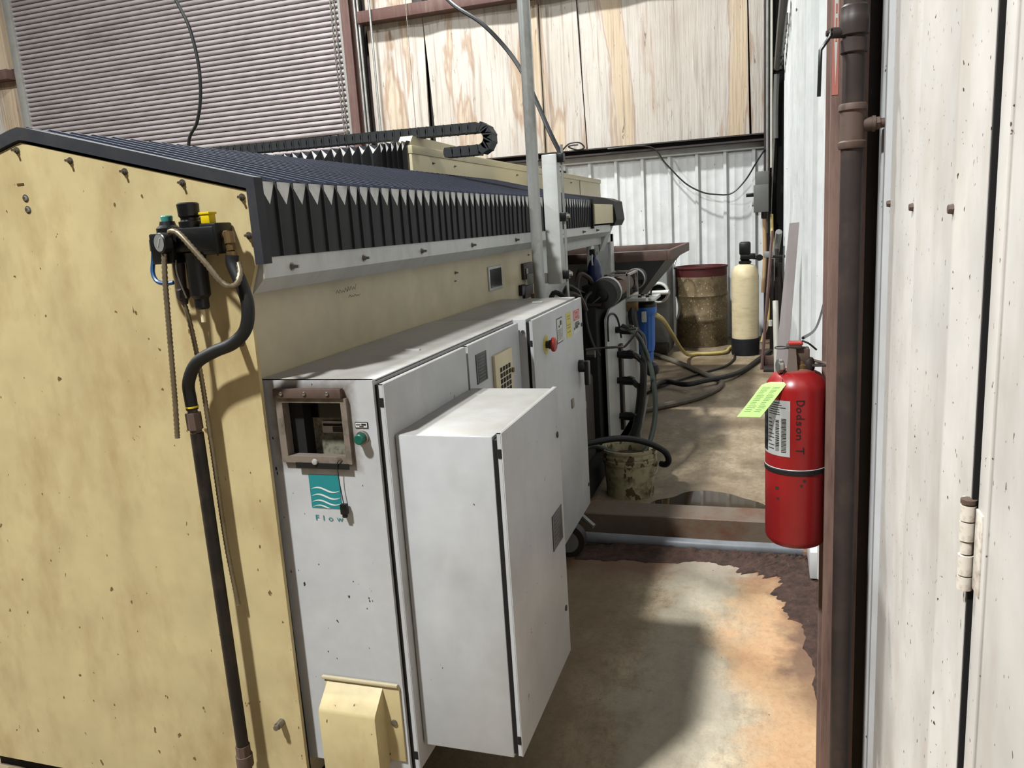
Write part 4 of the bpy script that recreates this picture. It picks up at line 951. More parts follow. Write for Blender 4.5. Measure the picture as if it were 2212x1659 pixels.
B().tube([(-0.915, 3.74, 0.335), (-0.86, 3.78, 0.345), (-0.72, 3.88, 0.345), (-0.60, 3.95, 0.31), (-0.51, 4.00, 0.25), (-0.485, 4.01, 0.20), (-0.50, 4.02, 0.17), (-0.53, 4.04, 0.165)], 0.0165, 10).obj('bucket_hose', black_rubber, label='black hose arching over the muddy bucket rim', cat='hose')
B().tube([(-0.90, 3.99, 0.792), (-0.84, 4.05, 0.790), (-0.735, 4.10, 0.787), (-0.703, 4.10, 0.797), (-0.640, 4.10, 0.880), (-0.72, 4.25, 0.855), (-0.80, 4.50, 0.83)], 0.0065, 7).obj('steel_tube', pipe_dark, label='thin bent steel tube beside the white pump plate', cat='tube')

# spray bottle on the pump
sb = root('spray_bottle', (-0.958, 4.585, 1.085), 'dark blue spray bottle with black trigger standing on the pump', 'bottle')
B().lathe([(0.040, 0), (0.042, 0.01), (0.040, 0.10), (0.028, 0.135), (0.013, 0.155), (0.013, 0.17)], (-0.958, 4.585, 1.085), 'z', 18).obj('bottle', dark_blue, sb)
B().box(-0.975, -0.941, 4.535, 4.625, 1.255, 1.290, 0.005).obj('spray_head', black_plastic, sb)
B().tube([(-0.958, 4.545, 1.265), (-0.958, 4.52, 1.235), (-0.958, 4.53, 1.20)], 0.006, 6).obj('trigger', label_grey, sb)

# blue water filters
def water_filter(x, y, zt, h, r, label):
    f = root('water_filter', (x, y, zt-h), label, 'filter')
    b = B(); seg = 48; prof = [(0.35*r, 0), (0.78*r, 0.015), (0.86*r, 0.05), (0.93*r, h-0.09), (1.08*r, h-0.075), (1.12*r, h-0.06), (1.12*r, h-0.03)]
    vs_ = []; fs = []
    for i, (rr, hh_) in enumerate(prof):
        for k in range(seg):
            a = 2*math.pi*k/seg; q = rr*(1.0 if (k//2) % 2 or i > 3 else 0.95); vs_.append((x+q*math.cos(a), y+q*math.sin(a), zt-h+hh_))
    for i in range(len(prof)-1):
        for k in range(seg): fs.append((i*seg+k, i*seg+(k+1) % seg, (i+1)*seg+(k+1) % seg, (i+1)*seg+k))
    fs += [list(range(seg))[::-1], [(len(prof)-1)*seg+k for k in range(seg)]]
    b.raw(vs_, fs).obj('housing', blue_plastic, f)
    B().lathe([(1.14*r, 0), (1.14*r, 0.02), (0.9*r, 0.034)], (x, y, zt-0.032), 'z', 24).obj('cap', black_plastic, f)
    return f
f1 = water_filter(-0.755, 5.22, 0.905, 0.34, 0.062, 'blue ribbed water filter housing below the white bracket')
B().box(-0.775, -0.745, 5.14, 5.16, 0.78, 0.85, 0.002).obj('clip_label', label_white, f1)
water_filter(-0.788, 5.40, 0.80, 0.36, 0.058, 'second blue water filter, lower and deeper behind the first')
br = root('filter_bracket', (-0.79, 5.2, 0.92), 'white angle bracket carrying the blue water filter', 'bracket')
B().box(-0.858, -0.672, 5.06, 5.34, 0.925, 0.945, 0.003).obj('bracket_plate', rail_white, br)
for (xx, y) in ((-0.78, 5.13), (-0.73, 5.13), (-0.78, 5.25), (-0.73, 5.25)): B().cyl((xx, y, 0.945), (xx, y, 0.957), 0.012, 8).obj('bolt', black_plastic, br)
B().box(-0.855, -0.785, 5.05, 5.10, 0.865, 0.925, 0.003).obj('inlet_fitting', brass, br)
B().tube([(-0.82, 5.08, 0.89), (-0.82, 5.06, 0.82), (-0.80, 5.06, 0.72)], 0.03, 10).obj('inlet_valve', black_plastic, br)
B().lathe([(0.02, 0), (0.046, 0.018), (0.052, 0.045), (0.046, 0.075), (0.02, 0.09)], (-0.72, 5.15, 0.42), 'z', 16).obj('float_ball', black_plastic, label='black ball float hanging below the blue filters', cat='float')
B().cyl((-0.72, 5.15, 0.50), (-0.76, 5.21, 0.575), 0.008, 6).obj('float_rod', steel, bpy.data.objects['float_ball'])

# ------------------------------------------------------------------ muddy bucket
bk = root('plastic_bucket', (-0.695, 4.03, 0.0), 'mud-caked pale plastic bucket beside the pump', 'bucket')
prof = [(0.125, 0.0), (0.131, 0.10), (0.136, 0.18), (0.142, 0.182), (0.146, 0.205), (0.142, 0.208), (0.140, 0.218), (0.147, 0.221), (0.147, 0.232), (0.142, 0.235), (0.142, 0.246), (0.149, 0.249), (0.150, 0.262), (0.140, 0.264), (0.136, 0.24), (0.122, 0.02), (0.0, 0.02)]
B().lathe(prof, (-0.695, 4.03, 0.0), 'z', 36, cap=False).obj('pail', bucket_paint, bk)
B().lathe([(0.0, 0.205), (0.05, 0.212), (0.10, 0.203), (0.134, 0.200)], (-0.695, 4.03, 0.0), 'z', 30, cap=False).obj('sludge', mud, bk)
B().tube([(-0.548, 4.0, 0.20), (-0.535, 3.96, 0.175), (-0.545, 3.93, 0.145), (-0.575, 3.92, 0.13)], 0.0035, 6).obj('handle', steel, bk)
B().box(-0.562, -0.545, 3.985, 4.015, 0.165, 0.215, 0.003).obj('handle_lug', bucket_paint, bk)

# ------------------------------------------------------------------ floor beam, pipe, puddle, dirt
B().prism([(3.44, 0.0), (3.61, 0.0), (3.61, 0.098), (3.605, 0.102), (3.445, 0.102), (3.44, 0.098)], 'x', -1.06, 0.20).obj('floor_beam', beam_steel, label='rusty steel beam lying across the aisle floor', cat='beam')
B().tube([(-0.95, 3.31, 0.035), (-0.2, 3.312, 0.030), (0.15, 3.32, 0.030)], 0.026, 14, smooth=False).obj('floor_pipe', pvc_grey, label='grey plastic pipe lying in front of the floor beam', cat='pipe')
B().tube([(-0.90, 3.36, 0.20), (-0.80, 3.30, 0.145), (-0.735, 3.27, 0.105)], 0.012, 8).obj('pipe_stub', galv, label='short pale tube poking out below the white cabinets', cat='pipe')
b = B().lathe([(0.075, 0), (0.075, 0.05)], (-0.83, 3.16, 0.075), 'y', 20); cs = b.obj('caster_wheel', dark_steel, label='dark caster wheel beneath the emergency stop cabinet', cat='wheel')
B().lathe([(0.05, 0), (0.045, 0.006)], (-0.83, 3.15, 0.075), 'y', 20).obj('wheel_hub', grey_machine, cs)
def blob(cx, cy, rx, ry, z, seed, n=64, rough=0.16):
    rr = random.Random(seed); ph = [rr.uniform(0, 6.28) for _ in range(7)]; out = []
    for k in range(n):
        a = 2*math.pi*k/n; q = 1+sum(rough/(j+1)*math.sin((j+1)*a*1.0+ph[j]) for j in range(1, 7))
        out.append((cx+rx*q*math.cos(a), cy+ry*q*math.sin(a), z))
    return out
pv = blob(-0.29, 3.86, 0.26, 0.235, 0.0025, 4)
B().raw(pv+[(-0.29, 3.86, 0.0025)], [(k, (k+1) % 64, 64) for k in range(64)]).obj('puddle', water, label='shallow water puddle behind the floor beam', cat='puddle', kind='stuff')
def dirt_strip(pts_in, pts_out, h, seed, name, label):
    rr = random.Random(seed); n = len(pts_in); m_ = 16; K = 22; vs_ = []; fs = []
    L_ = []
    for i in range(n-1):
        for k in range(K):
            t = k/K
            L_.append((Vector(pts_in[i]).lerp(Vector(pts_in[i+1]), t), Vector(pts_out[i]).lerp(Vector(pts_out[i+1]), t)))
    L_.append((Vector(pts_in[-1]), Vector(pts_out[-1])))
    for i, (a, c) in enumerate(L_):
        c = c+(c-a)*(0.16*math.sin(i*0.13+seed)+0.10*math.sin(i*0.31+1.3*seed)+0.06*math.sin(i*0.74+2*seed)+rr.uniform(-0.05, 0.05))
        for j in range(m_+1):
            t = j/m_; p = a.lerp(c, t); edge = min(1, min(i, len(L_)-1-i)/10)
            z = h*(1-t)**1.3*edge*rr.uniform(0.55, 1.25)+(0.003 if t < 0.97 else -0.004)
            vs_.append((p.x, p.y, max(z, -0.004) if t < 1 else -0.006))
    w = m_+1
    for i in range(len(L_)-1):
        for j in range(m_): fs.append((i*w+j, (i+1)*w+j, (i+1)*w+j+1, i*w+j+1))
    return B().raw(vs_, fs).obj(name, dirt_mat, label=label, cat='dirt', kind='stuff', ang=80)
dirt_strip([(0.20, 2.0), (0.20, 2.25), (0.20, 2.5), (0.20, 2.8), (0.20, 3.05), (0.20, 3.27), (0.06, 3.28), (-0.12, 3.28), (-0.4, 3.28), (-0.8, 3.28)], [(0.165, 2.0), (0.15, 2.22), (0.150, 2.45), (0.09, 2.72), (0.06, 2.93), (0.0, 3.07), (-0.07, 3.14), (-0.16, 3.18), (-0.4, 3.18), (-0.8, 3.14)], 0.026, 3, 'dirt_drift', 'brown dirt drifted along the right wall and grey floor pipe')
# wooden blocks under the wall cladding
B().box(0.165, 0.215, 3.05, 3.30, 0.03, 0.14, 0.003).obj('base_block', white_panel, label='white block at the wall foot behind the extinguisher', cat='block')

# ------------------------------------------------------------------ hoses on the far floor
def floor_hose(pts, r, m, name, label): return B().tube(pts, r, 9).obj(name, m, label=label, cat='hose')
floor_hose([(-1.20, 8.20, 0.05), (-1.05, 8.15, 0.03), (-0.744, 7.645, 0.024), (-0.55, 7.25, 0.024), (-0.424, 7.013, 0.024), (-0.36, 6.80, 0.024), (-0.40, 6.52, 0.024), (-0.537, 6.206, 0.024), (-0.72, 5.98, 0.024), (-0.91, 5.759, 0.03), (-1.02, 5.62, 0.05)], 0.024, hose_grey, 'floor_hose', 'thick grey hose doubled back in a tight bend on the floor')
floor_hose([(-0.74, 5.35, 0.45), (-0.80, 5.8, 0.22), (-0.90, 6.5, 0.05), (-0.821, 6.74, 0.05), (-0.641, 6.60, 0.055), (-0.48, 6.72, 0.065), (-0.33, 6.95, 0.05), (-0.20, 7.35, 0.025), (-0.061, 7.95, 0.025), (0.05, 8.4, 0.025)], 0.022, hose_dark, 'floor_hose', 'dark hose running from the blue filters toward the water tank')
floor_hose([(-0.70, 5.23, 0.82), (-0.73, 5.9, 0.692), (-0.766, 6.8, 0.454), (-0.785, 7.7, 0.18), (-0.76, 8.15, 0.04), (-0.68, 8.30, 0.022), (-0.523, 8.316, 0.022), (-0.40, 8.40, 0.022), (-0.375, 8.62, 0.022), (-0.34, 8.75, 0.022)], 0.018, hose_yellow, 'yellow_hose', 'yellow hose arching from the blue filter to the floor by the drum')
floor_hose([(-1.0, 6.3, 0.012), (-0.85, 6.75, 0.012), (-0.6, 7.25, 0.012), (-0.38, 7.62, 0.012), (-0.30, 8.05, 0.012), (-0.32, 8.45, 0.012)], 0.010, hose_dark, 'floor_cable', 'thin dark cable snaking over the floor before the drum')
floor_hose([(-0.98, 5.0, 0.09), (-0.90, 6.0, 0.02), (-0.98, 6.35, 0.02), (-1.1, 6.4, 0.02)], 0.016, hose_grey, 'floor_hose', 'short grey hose lying behind the pump plate')

# ------------------------------------------------------------------ drum, tank, hopper
dr = root('oil_drum', (-0.695, 9.10, 0.0), 'dented muddy steel drum with dark red top band', 'drum')
R0 = 0.285
def drum_mesh(z0, z1, n, rings):
    b = B(); seg = 40; vs_ = []; fs = []
    for j in range(n+1):
        z = z0+(z1-z0)*j/n
        for k in range(seg):
            a = 2*math.pi*k/seg; r = R0
            for c in rings: r += 0.010*math.exp(-((z-c)/0.014)**2)
            dent = 0.045*math.exp(-((z-0.43)/0.10)**2)*math.exp(-((a-4.4)/0.5)**2)+0.06*math.exp(-((z-0.42)/0.10)**2)*math.exp(-((a-3.35)/0.35)**2)+0.04*math.exp(-((z-0.5)/0.2)**2)*math.exp(-((a-5.9)/0.4)**2)
            r -= dent
            vs_.append((-0.695+r*math.cos(a), 9.10+r*math.sin(a), z))
    for j in range(n):
        for k in range(seg): fs.append((j*seg+k, j*seg+(k+1) % seg, (j+1)*seg+(k+1) % seg, (j+1)*seg+k))
    fs.append(list(range(seg))[::-1])
    return b.raw(vs_, fs)
drum_mesh(0.0, 0.78, 40, (0.30, 0.57)).obj('drum_body', drum_paint, dr)
B().lathe([(R0+0.001, 0.78), (R0+0.002, 0.86), (R0+0.012, 0.868), (R0+0.012, 0.884), (R0-0.005, 0.886), (R0-0.012, 0.86), (R0-0.014, 0.70), (0.0, 0.70)], (-0.695, 9.10, 0.0), 'z', 40, cap=False).obj('drum_top', drum_red, dr)

wt = root('softener_tank', (-0.20, 8.39, 0.0), 'cream fibreglass water softener tank with black valve head', 'tank')
B().lathe([(0.136, 0), (0.140, 0.02), (0.140, 0.17), (0.136, 0.175)], (-0.20, 8.39, 0), 'z', 32).obj('tank_base', tank_black, wt)
B().lathe([(0.133, 0.17), (0.134, 0.80), (0.128, 0.86), (0.105, 0.905), (0.06, 0.925), (0.05, 0.93)], (-0.20, 8.39, 0), 'z', 32).obj('tank_body', resin, wt)
B().lathe([(0.055, 0.93), (0.062, 0.935), (0.062, 0.955), (0.04, 0.965), (0.05, 0.975), (0.05, 0.99)], (-0.20, 8.39, 0), 'z', 20).obj('valve_collar', black_plastic, wt)
B().box(-0.255, -0.145, 8.32, 8.46, 1.02, 1.15, 0.018).obj('valve_head', black_plastic, wt)
B().box(-0.245, -0.10, 8.33, 8.45, 0.975, 1.03, 0.008).obj('valve_body', black_plastic, wt)
B().cyl((-0.12, 8.36, 0.99), (-0.03, 8.34, 0.985), 0.020, 10).obj('valve_port', black_plastic, wt)
B().lathe([(0.032, 0), (0.032, 0.045)], (-0.06, 8.33, 0.99), '-y', 12).obj('bypass_knob', black_plastic, wt)
B().box(-0.02, 0.07, 8.30, 8.38, 0.985, 1.045, 0.006, mat=None).obj('bypass_valve', grey_machine, wt)
B().cyl((0.05, 8.35, 0.99), (0.19, 8.4, 0.985), 0.014, 8).obj('inlet_pipe', dark_steel, wt)

hp = root('scrap_hopper', (-1.25, 6.65, 0.0), 'rusty steel hopper with sloping sides behind the machine', 'hopper')
hx0, hx1, hy0, hy1 = -1.95, -0.70, 6.02, 7.46
def frustum(b, t, bt, zt, zb, th=0.012):
    (ax0, ax1, ay0, ay1), (bx0_, bx1_, by0_, by1_) = t, bt
    T = [(ax0, ay0, zt), (ax1, ay0, zt), (ax1, ay1, zt), (ax0, ay1, zt)]; Q = [(bx0_, by0_, zb), (bx1_, by0_, zb), (bx1_, by1_, zb), (bx0_, by1_, zb)]
    cx = sum(p[0] for p in T)/4; cy = sum(p[1] for p in T)/4
    ins = lambda p: (p[0]+(th if p[0] < cx else -th), p[1]+(th if p[1] < cy else -th), p[2])
    V = T+Q+[ins(p) for p in T]+[ins(p) for p in Q]
    F = []
    for i in range(4):
        j = (i+1) % 4; F += [(i, j, 4+j, 4+i)[::-1], (8+i, 8+j, 12+j, 12+i), (i, j, 8+j, 8+i)]
    F.append((4, 5, 6, 7)); F.append((15, 14, 13, 12)); return b.raw(V, F)
for i, (p, nm) in enumerate((((hx0, hx1, hy0-0.03, hy0), 'rim'), ((hx0, hx1, hy1, hy1+0.03), 'rim'), ((hx0-0.03, hx0, hy0-0.03, hy1+0.03), 'rim'), ((hx1, hx1+0.03, hy0-0.03, hy1+0.03), 'rim'))):
    B().box(*p, 1.130, 1.205, 0.004).obj('rim', hopper_rust, hp)
frustum(B(), (hx0, hx1, hy0, hy1), (-1.62, -1.03, 6.38, 7.1), 1.15, 0.76).obj('hopper_walls', hopper_dark, hp)
for (xx, y) in ((-1.55, 6.40), (-1.08, 6.42), (-1.55, 6.95), (-1.08, 6.95)): B().box(xx-0.03, xx+0.03, y-0.03, y+0.03, 0.0, 0.80).obj('leg', dark_steel, hp)

gt = root('dust_collector', (-1.10, 8.75, 0.0), 'grey machine body with round white port and lever', 'machine')
B().box(-1.40, -0.995, 8.50, 9.05, 0.0, 0.98, 0.02).obj('housing', grey_machine, gt)
B().prism([(8.50, 0.98), (9.05, 0.98), (9.05, 1.06)], 'x', -1.40, -0.995).obj('sloped_top', grey_machine, gt)
B().lathe([(0.083, 0.0), (0.108, 0.0), (0.116, 0.03), (0.112, 0.07), (0.100, 0.08), (0.088, 0.075), (0.084, 0.03)], (-1.085, 8.50, 0.66), '-y', 28, cap=False).obj('port_ring', label_white, gt)
B().lathe([(0.086, 0.0), (0.086, 0.01)], (-1.085, 8.502, 0.66), '-y', 24).obj('port_hole', black_gap, gt)
B().cyl((-1.145, 8.43, 0.665), (-0.965, 8.38, 0.668), 0.022, 12, 0.028).obj('port_lever', label_white, gt)
B().box(-1.30, -0.99, 8.30, 8.50, 0.02, 0.12, 0.01).obj('foot_plate', dark_steel, gt)
B().tube([(-1.0, 8.75, 1.0), (-0.96, 8.7, 1.08), (-0.90, 8.66, 1.06), (-0.93, 8.62, 0.94)], 0.008, 6).obj('top_hook', steel, gt)

# ------------------------------------------------------------------ clutter at the right wall
st = root('pipe_stand', (0.03, 7.6, 0.0), 'narrow brown steel pipe stand leaning by the wall', 'stand')
B().cyl((0.06, 8.0, 1.25), (-0.035, 7.55, 0.0), 0.016, 6).obj('leaning_bar', brown_steel, st)
B().box(-0.02, 0.12, 7.40, 7.62, 0.0, 0.03, 0.003).obj('foot_tray', dark_steel, st)
B().box(-0.02, 0.12, 7.60, 7.64, 0.03, 0.115, 0.003).obj('tray_back', brown_steel, st)
for k in range(3): B().cyl((0.0+0.045*k, 8.3, 0.30), (0.0+0.045*k, 8.3, 0.36), 0.02, 10).obj('pipe_cap', pvc, st)
for (xx, y, z1) in ((0.06, 8.66, 0.95), (0.11, 8.70, 1.05), (0.14, 8.78, 0.9)): B().cyl((xx, y, 0.0), (xx, y, z1), 0.020, 8).obj('upright_pipe', dark_steel, st)
B().tube([(0.06, 9.0, 0.70), (0.11, 8.95, 1.05), (0.13, 8.8, 1.22)], 0.035, 8).obj('flex_duct', galv, label='grey flexible duct angled up against the far right wall', cat='duct')
B().cyl((0.09, 6.55, 0.0), (0.075, 6.75, 0.72), 0.022, 12).obj('pvc_pipe', pvc, label='short white plastic pipe propped against the right wall', cat='pipe')
# pale metal strip leaning on the wall
b = B(); t = 0.006
F4 = [(0.122, 4.60, 1.372), (0.172, 4.62, 1.374), (0.075, 4.60, 0.0), (0.0, 4.58, 0.0)]
b.raw(F4+[(p[0]+0.002, p[1]+t, p[2]) for p in F4], [(0, 3, 2, 1), (4, 5, 6, 7), (0, 1, 5, 4), (1, 2, 6, 5), (2, 3, 7, 6), (3, 0, 4, 7)])
b.obj('metal_strip', board_lilac, label='pale metal strip leaning against the right wall', cat='strip')
B().tube([(0.165, 8.0, 1.10), (0.15, 7.4, 0.9), (0.16, 7.2, 0.55), (0.175, 7.3, 0.2), (0.17, 7.6, 0.02)], 0.008, 6).obj('wall_cable', hose_dark, label='thin dark cable hanging along the right wall behind the pale strip', cat='cable')

# ------------------------------------------------------------------ near column with riser pipe
nc = root('steel_column', (0.17, 1.80, 0.0), 'worn red-brown steel column holding the fire extinguisher', 'column')
B().box(0.123, 0.192, 1.765, 1.778, 0.0, 7.0, 0.001).obj('flange', worn_column, nc)
B().box(0.180, 0.190, 1.778, 1.90, 0.0, 7.0).obj('web', dark_steel, nc)
B().box(0.123, 0.192, 1.90, 1.912, 0.0, 7.0).obj('flange', worn_column, nc)
B().box(0.186, 0.262, 1.793, 1.803, 0.0, 7.0).obj('gap_shade_plate', dark_steel, nc)  # dark plate added to stand in for the shaded gap beside the wall
stk = B().box(0.1245, 0.1365, 1.7640, 1.7648, 1.665, 2.4).obj('pipe_sticker', sticker_pink, nc, label='faded red arrow sticker')
b = B(); b.raw([(0.1275, 1.7635, 1.78), (0.131, 1.7635, 1.682), (0.1345, 1.7635, 1.78), (0.1345, 1.7635, 2.4), (0.1275, 1.7635, 2.4)], [(0, 1, 2, 3, 4)]).obj('arrow_print', hexn('label_white'), stk)
b = B()
for k in range(14): b.box(0.1295, 0.1325, 1.7628, 1.7632, 1.765+k*0.026, 1.782+k*0.026)
b.obj('arrow_letters', sticker_pink, stk)
rp = root('riser_pipe', (0.158, 1.655, 0.0), 'dark iron riser pipe with tee and lever valve on the near column', 'pipe')
px, py = 0.158, 1.70
B().cyl((px, py, 0.0), (px, py, 1.56), 0.0205, 20).obj('lower_pipe', pipe_dark, rp)
B().lathe([(0.024, 0), (0.026, 0.004), (0.026, 0.012), (0.0225, 0.015), (0.0225, 0.068), (0.026, 0.071), (0.026, 0.079), (0.024, 0.083)], (px, py, 1.555), 'z', 22).obj('tee', pipe_rust, rp)
b = B().cyl((px+0.018, py, 1.598), (px+0.036, py, 1.598), 0.013, 14); b.cyl((px+0.034, py, 1.598), (px+0.040, py, 1.598), 0.015, 14); b.cyl((px+0.040, py, 1.598), (px+0.048, py, 1.598), 0.013, 6); b.cyl((px+0.048, py, 1.598), (px+0.0615, py, 1.598), 0.009, 12)
b.obj('branch_pipe', pipe_rust, rp)
B().cyl((px, py, 1.637), (px, py, 1.735), 0.0205, 20).obj('upper_pipe', pipe_dark, rp)
b = B().lathe([(0.022, 0), (0.0245, 0.002), (0.0245, 0.024), (0.021, 0.026), (0.021, 0.030), (0.0255, 0.033), (0.027, 0.052), (0.0255, 0.066), (0.0245, 0.068), (0.0245, 0.082), (0.021, 0.086)], (px, py, 1.728), 'z', 22); b.obj('valve_body', pipe_dark, rp)
b = B().cyl((px-0.02, py, 1.768), (px-0.040, py-0.006, 1.768), 0.010, 12); b.cyl((px-0.038, py-0.006, 1.768), (px-0.050, py-0.008, 1.768), 0.0055, 6); b.obj('valve_stem', dark_steel, rp)
B().tube([(px-0.042, py-0.008, 1.775), (px-0.043, py-0.010, 1.762), (px-0.050, py-0.014, 1.752), (px-0.060, py-0.02, 1.738), (px-0.061, py-0.02, 1.70), (px-0.062, py-0.02, 1.655)], 0.0035, 8, smooth=False).obj('valve_lever', black_plastic, rp)
B().cyl((px, py, 1.81), (px, py, 7.0), 0.0205, 20).obj('upper_pipe', pipe_dark, rp)

# ------------------------------------------------------------------ fire extinguisher
fx = root('fire_extinguisher', (0.066, 1.81, 0.70), 'red fire extinguisher hung on the near column with green tag', 'extinguisher')
ex_, ey_, er = 0.0655, 1.815, 0.0665
B().lathe([(0.040, 0.0), (0.058, 0.002), (er-0.002, 0.010), (er, 0.018), (er, 0.362), (er-0.003, 0.372), (0.050, 0.392), (0.030, 0.403), (0.020, 0.406)], (ex_, ey_, 0.700), 'z', 48).obj('cylinder', red_paint, fx)
B().lathe([(er+0.0005, 0), (er+0.0018, 0.001), (er+0.0018, 0.010), (er+0.0005, 0.011)], (ex_, ey_, 0.875), 'z', 48, cap=False).obj('strap', black_rubber, fx)
B().lathe([(er+0.0005, 0), (er+0.0014, 0.0004), (er+0.0005, 0.0016)], (ex_, ey_, 0.8865), 'z', 48, cap=False).obj('strap_edge', label_grey, fx)
B().lathe([(0.021, 0), (0.021, 0.008), (0.016, 0.012), (0.016, 0.030)], (ex_+0.008, ey_, 1.104), 'z', 20).obj('neck', brass, fx)
B().box(ex_-0.012, ex_+0.026, ey_-0.016, ey_+0.016, 1.118, 1.150, 0.004).obj('valve_block', hexn('rusty_fitting_iron'), fx)
# carrying handle and lever
b = B(); b.prism([(ex_-0.024, 1.072), (ex_-0.004, 1.072), (ex_+0.002, 1.090), (ex_-0.003, 1.150), (ex_-0.017, 1.152), (ex_-0.021, 1.100)], 'y', ey_-0.030, ey_-0.004)
b.obj('lower_handle', handle_steel, fx)
B().box(ex_-0.022, ex_+0.010, ey_-0.024, ey_+0.012, 1.150, 1.158, 0.002).obj('lever', dark_steel, fx)
B().box(ex_-0.018, ex_+0.012, ey_-0.022, ey_+0.010, 1.158, 1.164, 0.002).obj('squeeze_grip', red_plastic, fx)
B().tube([(ex_+0.010, ey_-0.01, 1.166), (ex_+0.024, ey_-0.012, 1.160), (ex_+0.040, ey_-0.014, 1.146)], 0.0022, 6).obj('safety_pin', black_plastic, fx)
rg = [(ex_-0.034+0.013*math.cos(2*math.pi*k/16), ey_-0.02+0.005*math.sin(2*math.pi*k/16), 1.153+0.002*math.sin(2*math.pi*k/16)) for k in range(17)]
B().tube(rg, 0.0012, 6, smooth=False, cap=False).obj('pin_ring', black_plastic, fx)
B().lathe([(0.014, 0), (0.016, 0.003), (0.016, 0.010), (0.013, 0.012)], (ex_-0.030, ey_-0.02, 1.112), (Vector((0.3, -0.95, 0)).normalized(), Vector((0, 0, 1)), Vector((-0.95, -0.3, 0)).normalized()), 20).obj('pressure_gauge', bright_steel, fx)
B().tube([(ex_+0.010, ey_, 1.125), (ex_+0.030, ey_-0.004, 1.122), (ex_+0.050, ey_-0.012, 1.118), (ex_+0.066, ey_-0.030, 1.116)], 0.0035, 8).obj('hook', pipe_rust, fx)
B().box(ex_+0.030, ex_+0.060, ey_-0.032, ey_-0.010, 1.112, 1.116, 0.001).obj('hook_strap', dark_steel, fx)
B().lathe([(0.010, 0), (0.013, 0.006), (0.013, 0.022), (0.009, 0.030)], (ex_+0.024, ey_-0.006, 1.098), 'z', 12).obj('hose_port', dark_steel, fx)
# label, barcode and handwriting wrapped on the cylinder
def wrap(a, z, lift): return (ex_+(er+lift)*math.cos(a), ey_+(er+lift)*math.sin(a), z)
def patch(b, a0, a1, z0, z1, lift, n=10):
    vs_ = []
    for i in range(n+1):
        a = a0+(a1-a0)*i/n; vs_ += [wrap(a, z0, lift), wrap(a, z1, lift)]
    return b.raw(vs_, [(2*i, 2*i+2, 2*i+3, 2*i+1) for i in range(n)])
D = math.radians
lab = patch(B(), D(170), D(257), 0.917, 1.043, 0.0005, 20).obj('label', label_grey, fx)
patch(B(), D(170), D(206), 0.922, 1.040, 0.0008, 8).obj('label_panel', plate_dark, lab)
b = B()
for zz, h_ in ((1.012, 0.018), (0.985, 0.016), (0.958, 0.018), (0.930, 0.018)): patch(b, D(186), D(204), zz, zz+h_, 0.0011, 4)
b.obj('label_pictogram', print_black, lab)
b = B(); rr = random.Random(2); z = 0.928
while z < 1.0:
    w = rr.choice((0.0010, 0.0018, 0.0028)); patch(b, D(228), D(236), z, z+w, 0.0008, 2); z += w+rr.choice((0.0012, 0.002))
z = 0.926
while z < 1.002:
    w = rr.choice((0.0010, 0.0016, 0.0022)); patch(b, D(240.5), D(250), z, z+w, 0.0008, 2); z += w+rr.choice((0.001, 0.0014))
b.obj('barcode', print_black, lab)
b = B()
for k in range(9): patch(b, D(209), D(rr.uniform(218, 226)), 0.930+k*0.0085, 0.932+k*0.0085, 0.0008, 3)
for k in range(6): patch(b, D(210), D(rr.uniform(236, 250)), 1.010+k*0.0052, 1.0118+k*0.0052, 0.0008, 5)
b.obj('label_text', plate_dark, lab)
GL = {'D': [[(0.1, 0), (0.1, 1), (0.45, 0.95), (0.7, 0.6), (0.5, 0.12), (0.1, 0)]],
      'o': [[(0.45, 0.55), (0.15, 0.45), (0.1, 0.15), (0.35, 0), (0.6, 0.15), (0.6, 0.45), (0.4, 0.58)]],
      'd': [[(0.55, 0.45), (0.3, 0.55), (0.1, 0.3), (0.3, 0.02), (0.55, 0.15)], [(0.6, 1), (0.58, 0.4), (0.62, 0)]],
      's': [[(0.55, 0.5), (0.25, 0.58), (0.15, 0.38), (0.5, 0.25), (0.45, 0.03), (0.1, 0.05)]],
      'n': [[(0.12, 0.55), (0.15, 0)], [(0.15, 0.38), (0.4, 0.56), (0.58, 0.4), (0.6, 0)]],
      'T': [[(0.0, 0.95), (0.75, 1)], [(0.4, 0.97), (0.36, 0)]], ' ': []}
b = B(); cur = 0.0
for chr_ in 'Dodson T':
    for strk in GL[chr_]:
        pts = []
        for i in range(len(strk)-1):
            for k in range(3): pts.append((strk[i][0]+(strk[i+1][0]-strk[i][0])*k/3, strk[i][1]+(strk[i+1][1]-strk[i][1])*k/3))
        pts.append(strk[-1])
        s_ = 0.0185
        ribbon(b, [(cur+p[0]*s_, p[1]*s_*0.85) for p in pts], 0.0021, None, lambda u, v, t: wrap(D(268)+v/er, 1.046-u, 0.0009))
    cur += 0.0152
b.obj('handwritten_name', print_black, fx)
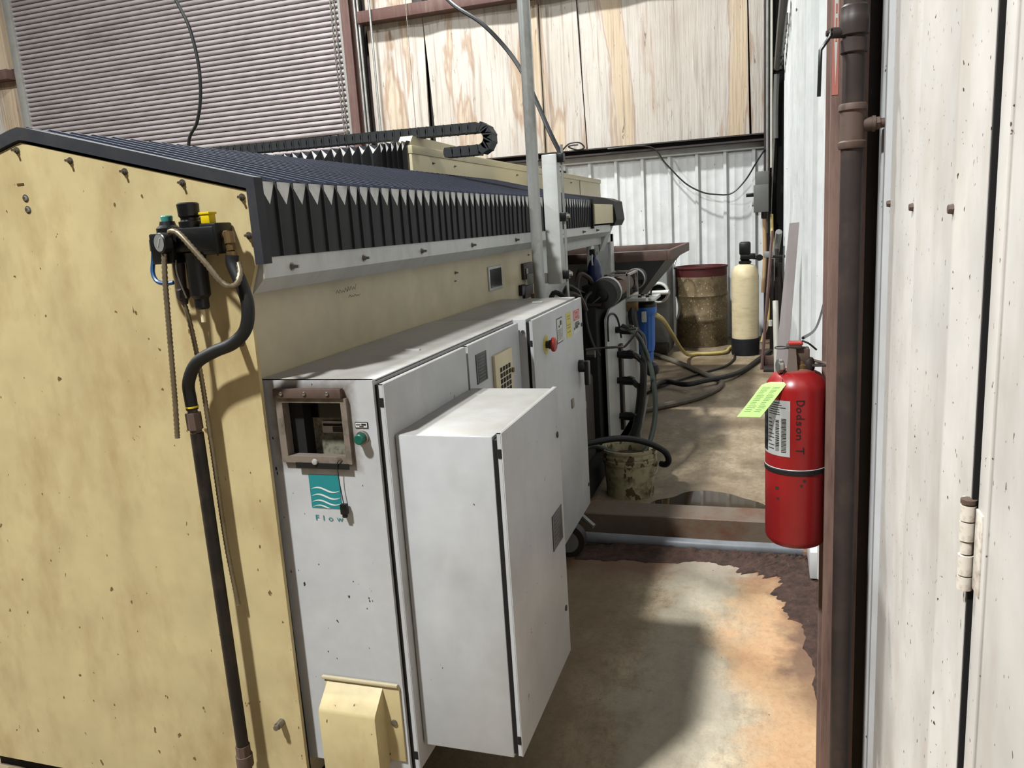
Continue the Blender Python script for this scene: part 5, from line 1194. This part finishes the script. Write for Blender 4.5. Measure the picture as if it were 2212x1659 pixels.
for (a, z, w, h_) in ((228, 0.838, 7, 0.007), (231, 0.815, 5, 0.005), (281, 0.861, 5, 0.006), (276, 0.850, 4, 0.005)): patch(B(), D(a), D(a+w), z, z+h_, 0.0006, 2).obj('scuff', hexn('dark_brown_steel'), fx)
# green inspection tag, bent outwards
tg = root('inspection_tag', (0.0, 1.77, 1.01), 'fluorescent green inspection tag hanging from the fire extinguisher', 'tag')
b = B(); n_ = 12; vs_ = []
for i in range(n_+1):
    t = i/n_
    xo = -0.058*t**1.05*(0.55+0.45*t); z = 1.083-0.070*t**1.5-0.004*t
    for (w, yy_) in ((-0.030, 0.0), (0.022, -0.004)):
        narrow = 1.0 if t > 0.16 else 0.55+0.45*t/0.16
        cxx = 0.026+xo
        vs_.append((cxx+w*narrow*0.95, 1.765+yy_-0.020*t+(-0.002 if w < 0 else 0.0), z+(0.0 if w < 0 else -0.0)))
m_ = len(vs_); vs_ += [(p[0]+0.0004, p[1]+0.0006, p[2]-0.0003) for p in vs_]
fs = [(2*i, 2*i+1, 2*i+3, 2*i+2) for i in range(n_)]+[(m_+2*i, m_+2*i+2, m_+2*i+3, m_+2*i+1) for i in range(n_)]
b.raw(vs_, fs).obj('card', tag_green, tg)
b = B()
for i in range(3, n_-1):
    a0, a1 = Vector(vs_[2*i]), Vector(vs_[2*i+1]); c0 = Vector(vs_[2*i+2]); dn = (c0-a0)
    lift = Vector((0, -0.0006, 0.0004))
    for s0, s1 in ((0.12, 0.45), (0.55, 0.85)):
        for f0 in (0.15, 0.6):
            p = a0.lerp(a1, s0)+dn*f0+lift; q = a0.lerp(a1, s1 - 0.1*((i*7) % 3)/2)+dn*f0+lift
            b.raw([p, q, q+dn*0.10, p+dn*0.10], [(0, 1, 2, 3)])
b.obj('card_print', tag_print, tg)
B().tube([(0.034, 1.765, 1.082), (0.036, 1.78, 1.095), (0.042, 1.785, 1.11)], 0.0008, 5).obj('tie', black_plastic, tg)
B().tube([(ex_+0.012, ey_-0.01, 1.172), (0.13, 2.3, 1.12), (0.165, 2.60, 1.13), (0.19, 2.75, 1.19)], 0.0035, 6).obj('tether_cord', black_plastic, label='thin dark cord running from the extinguisher head to the right wall', cat='cord')
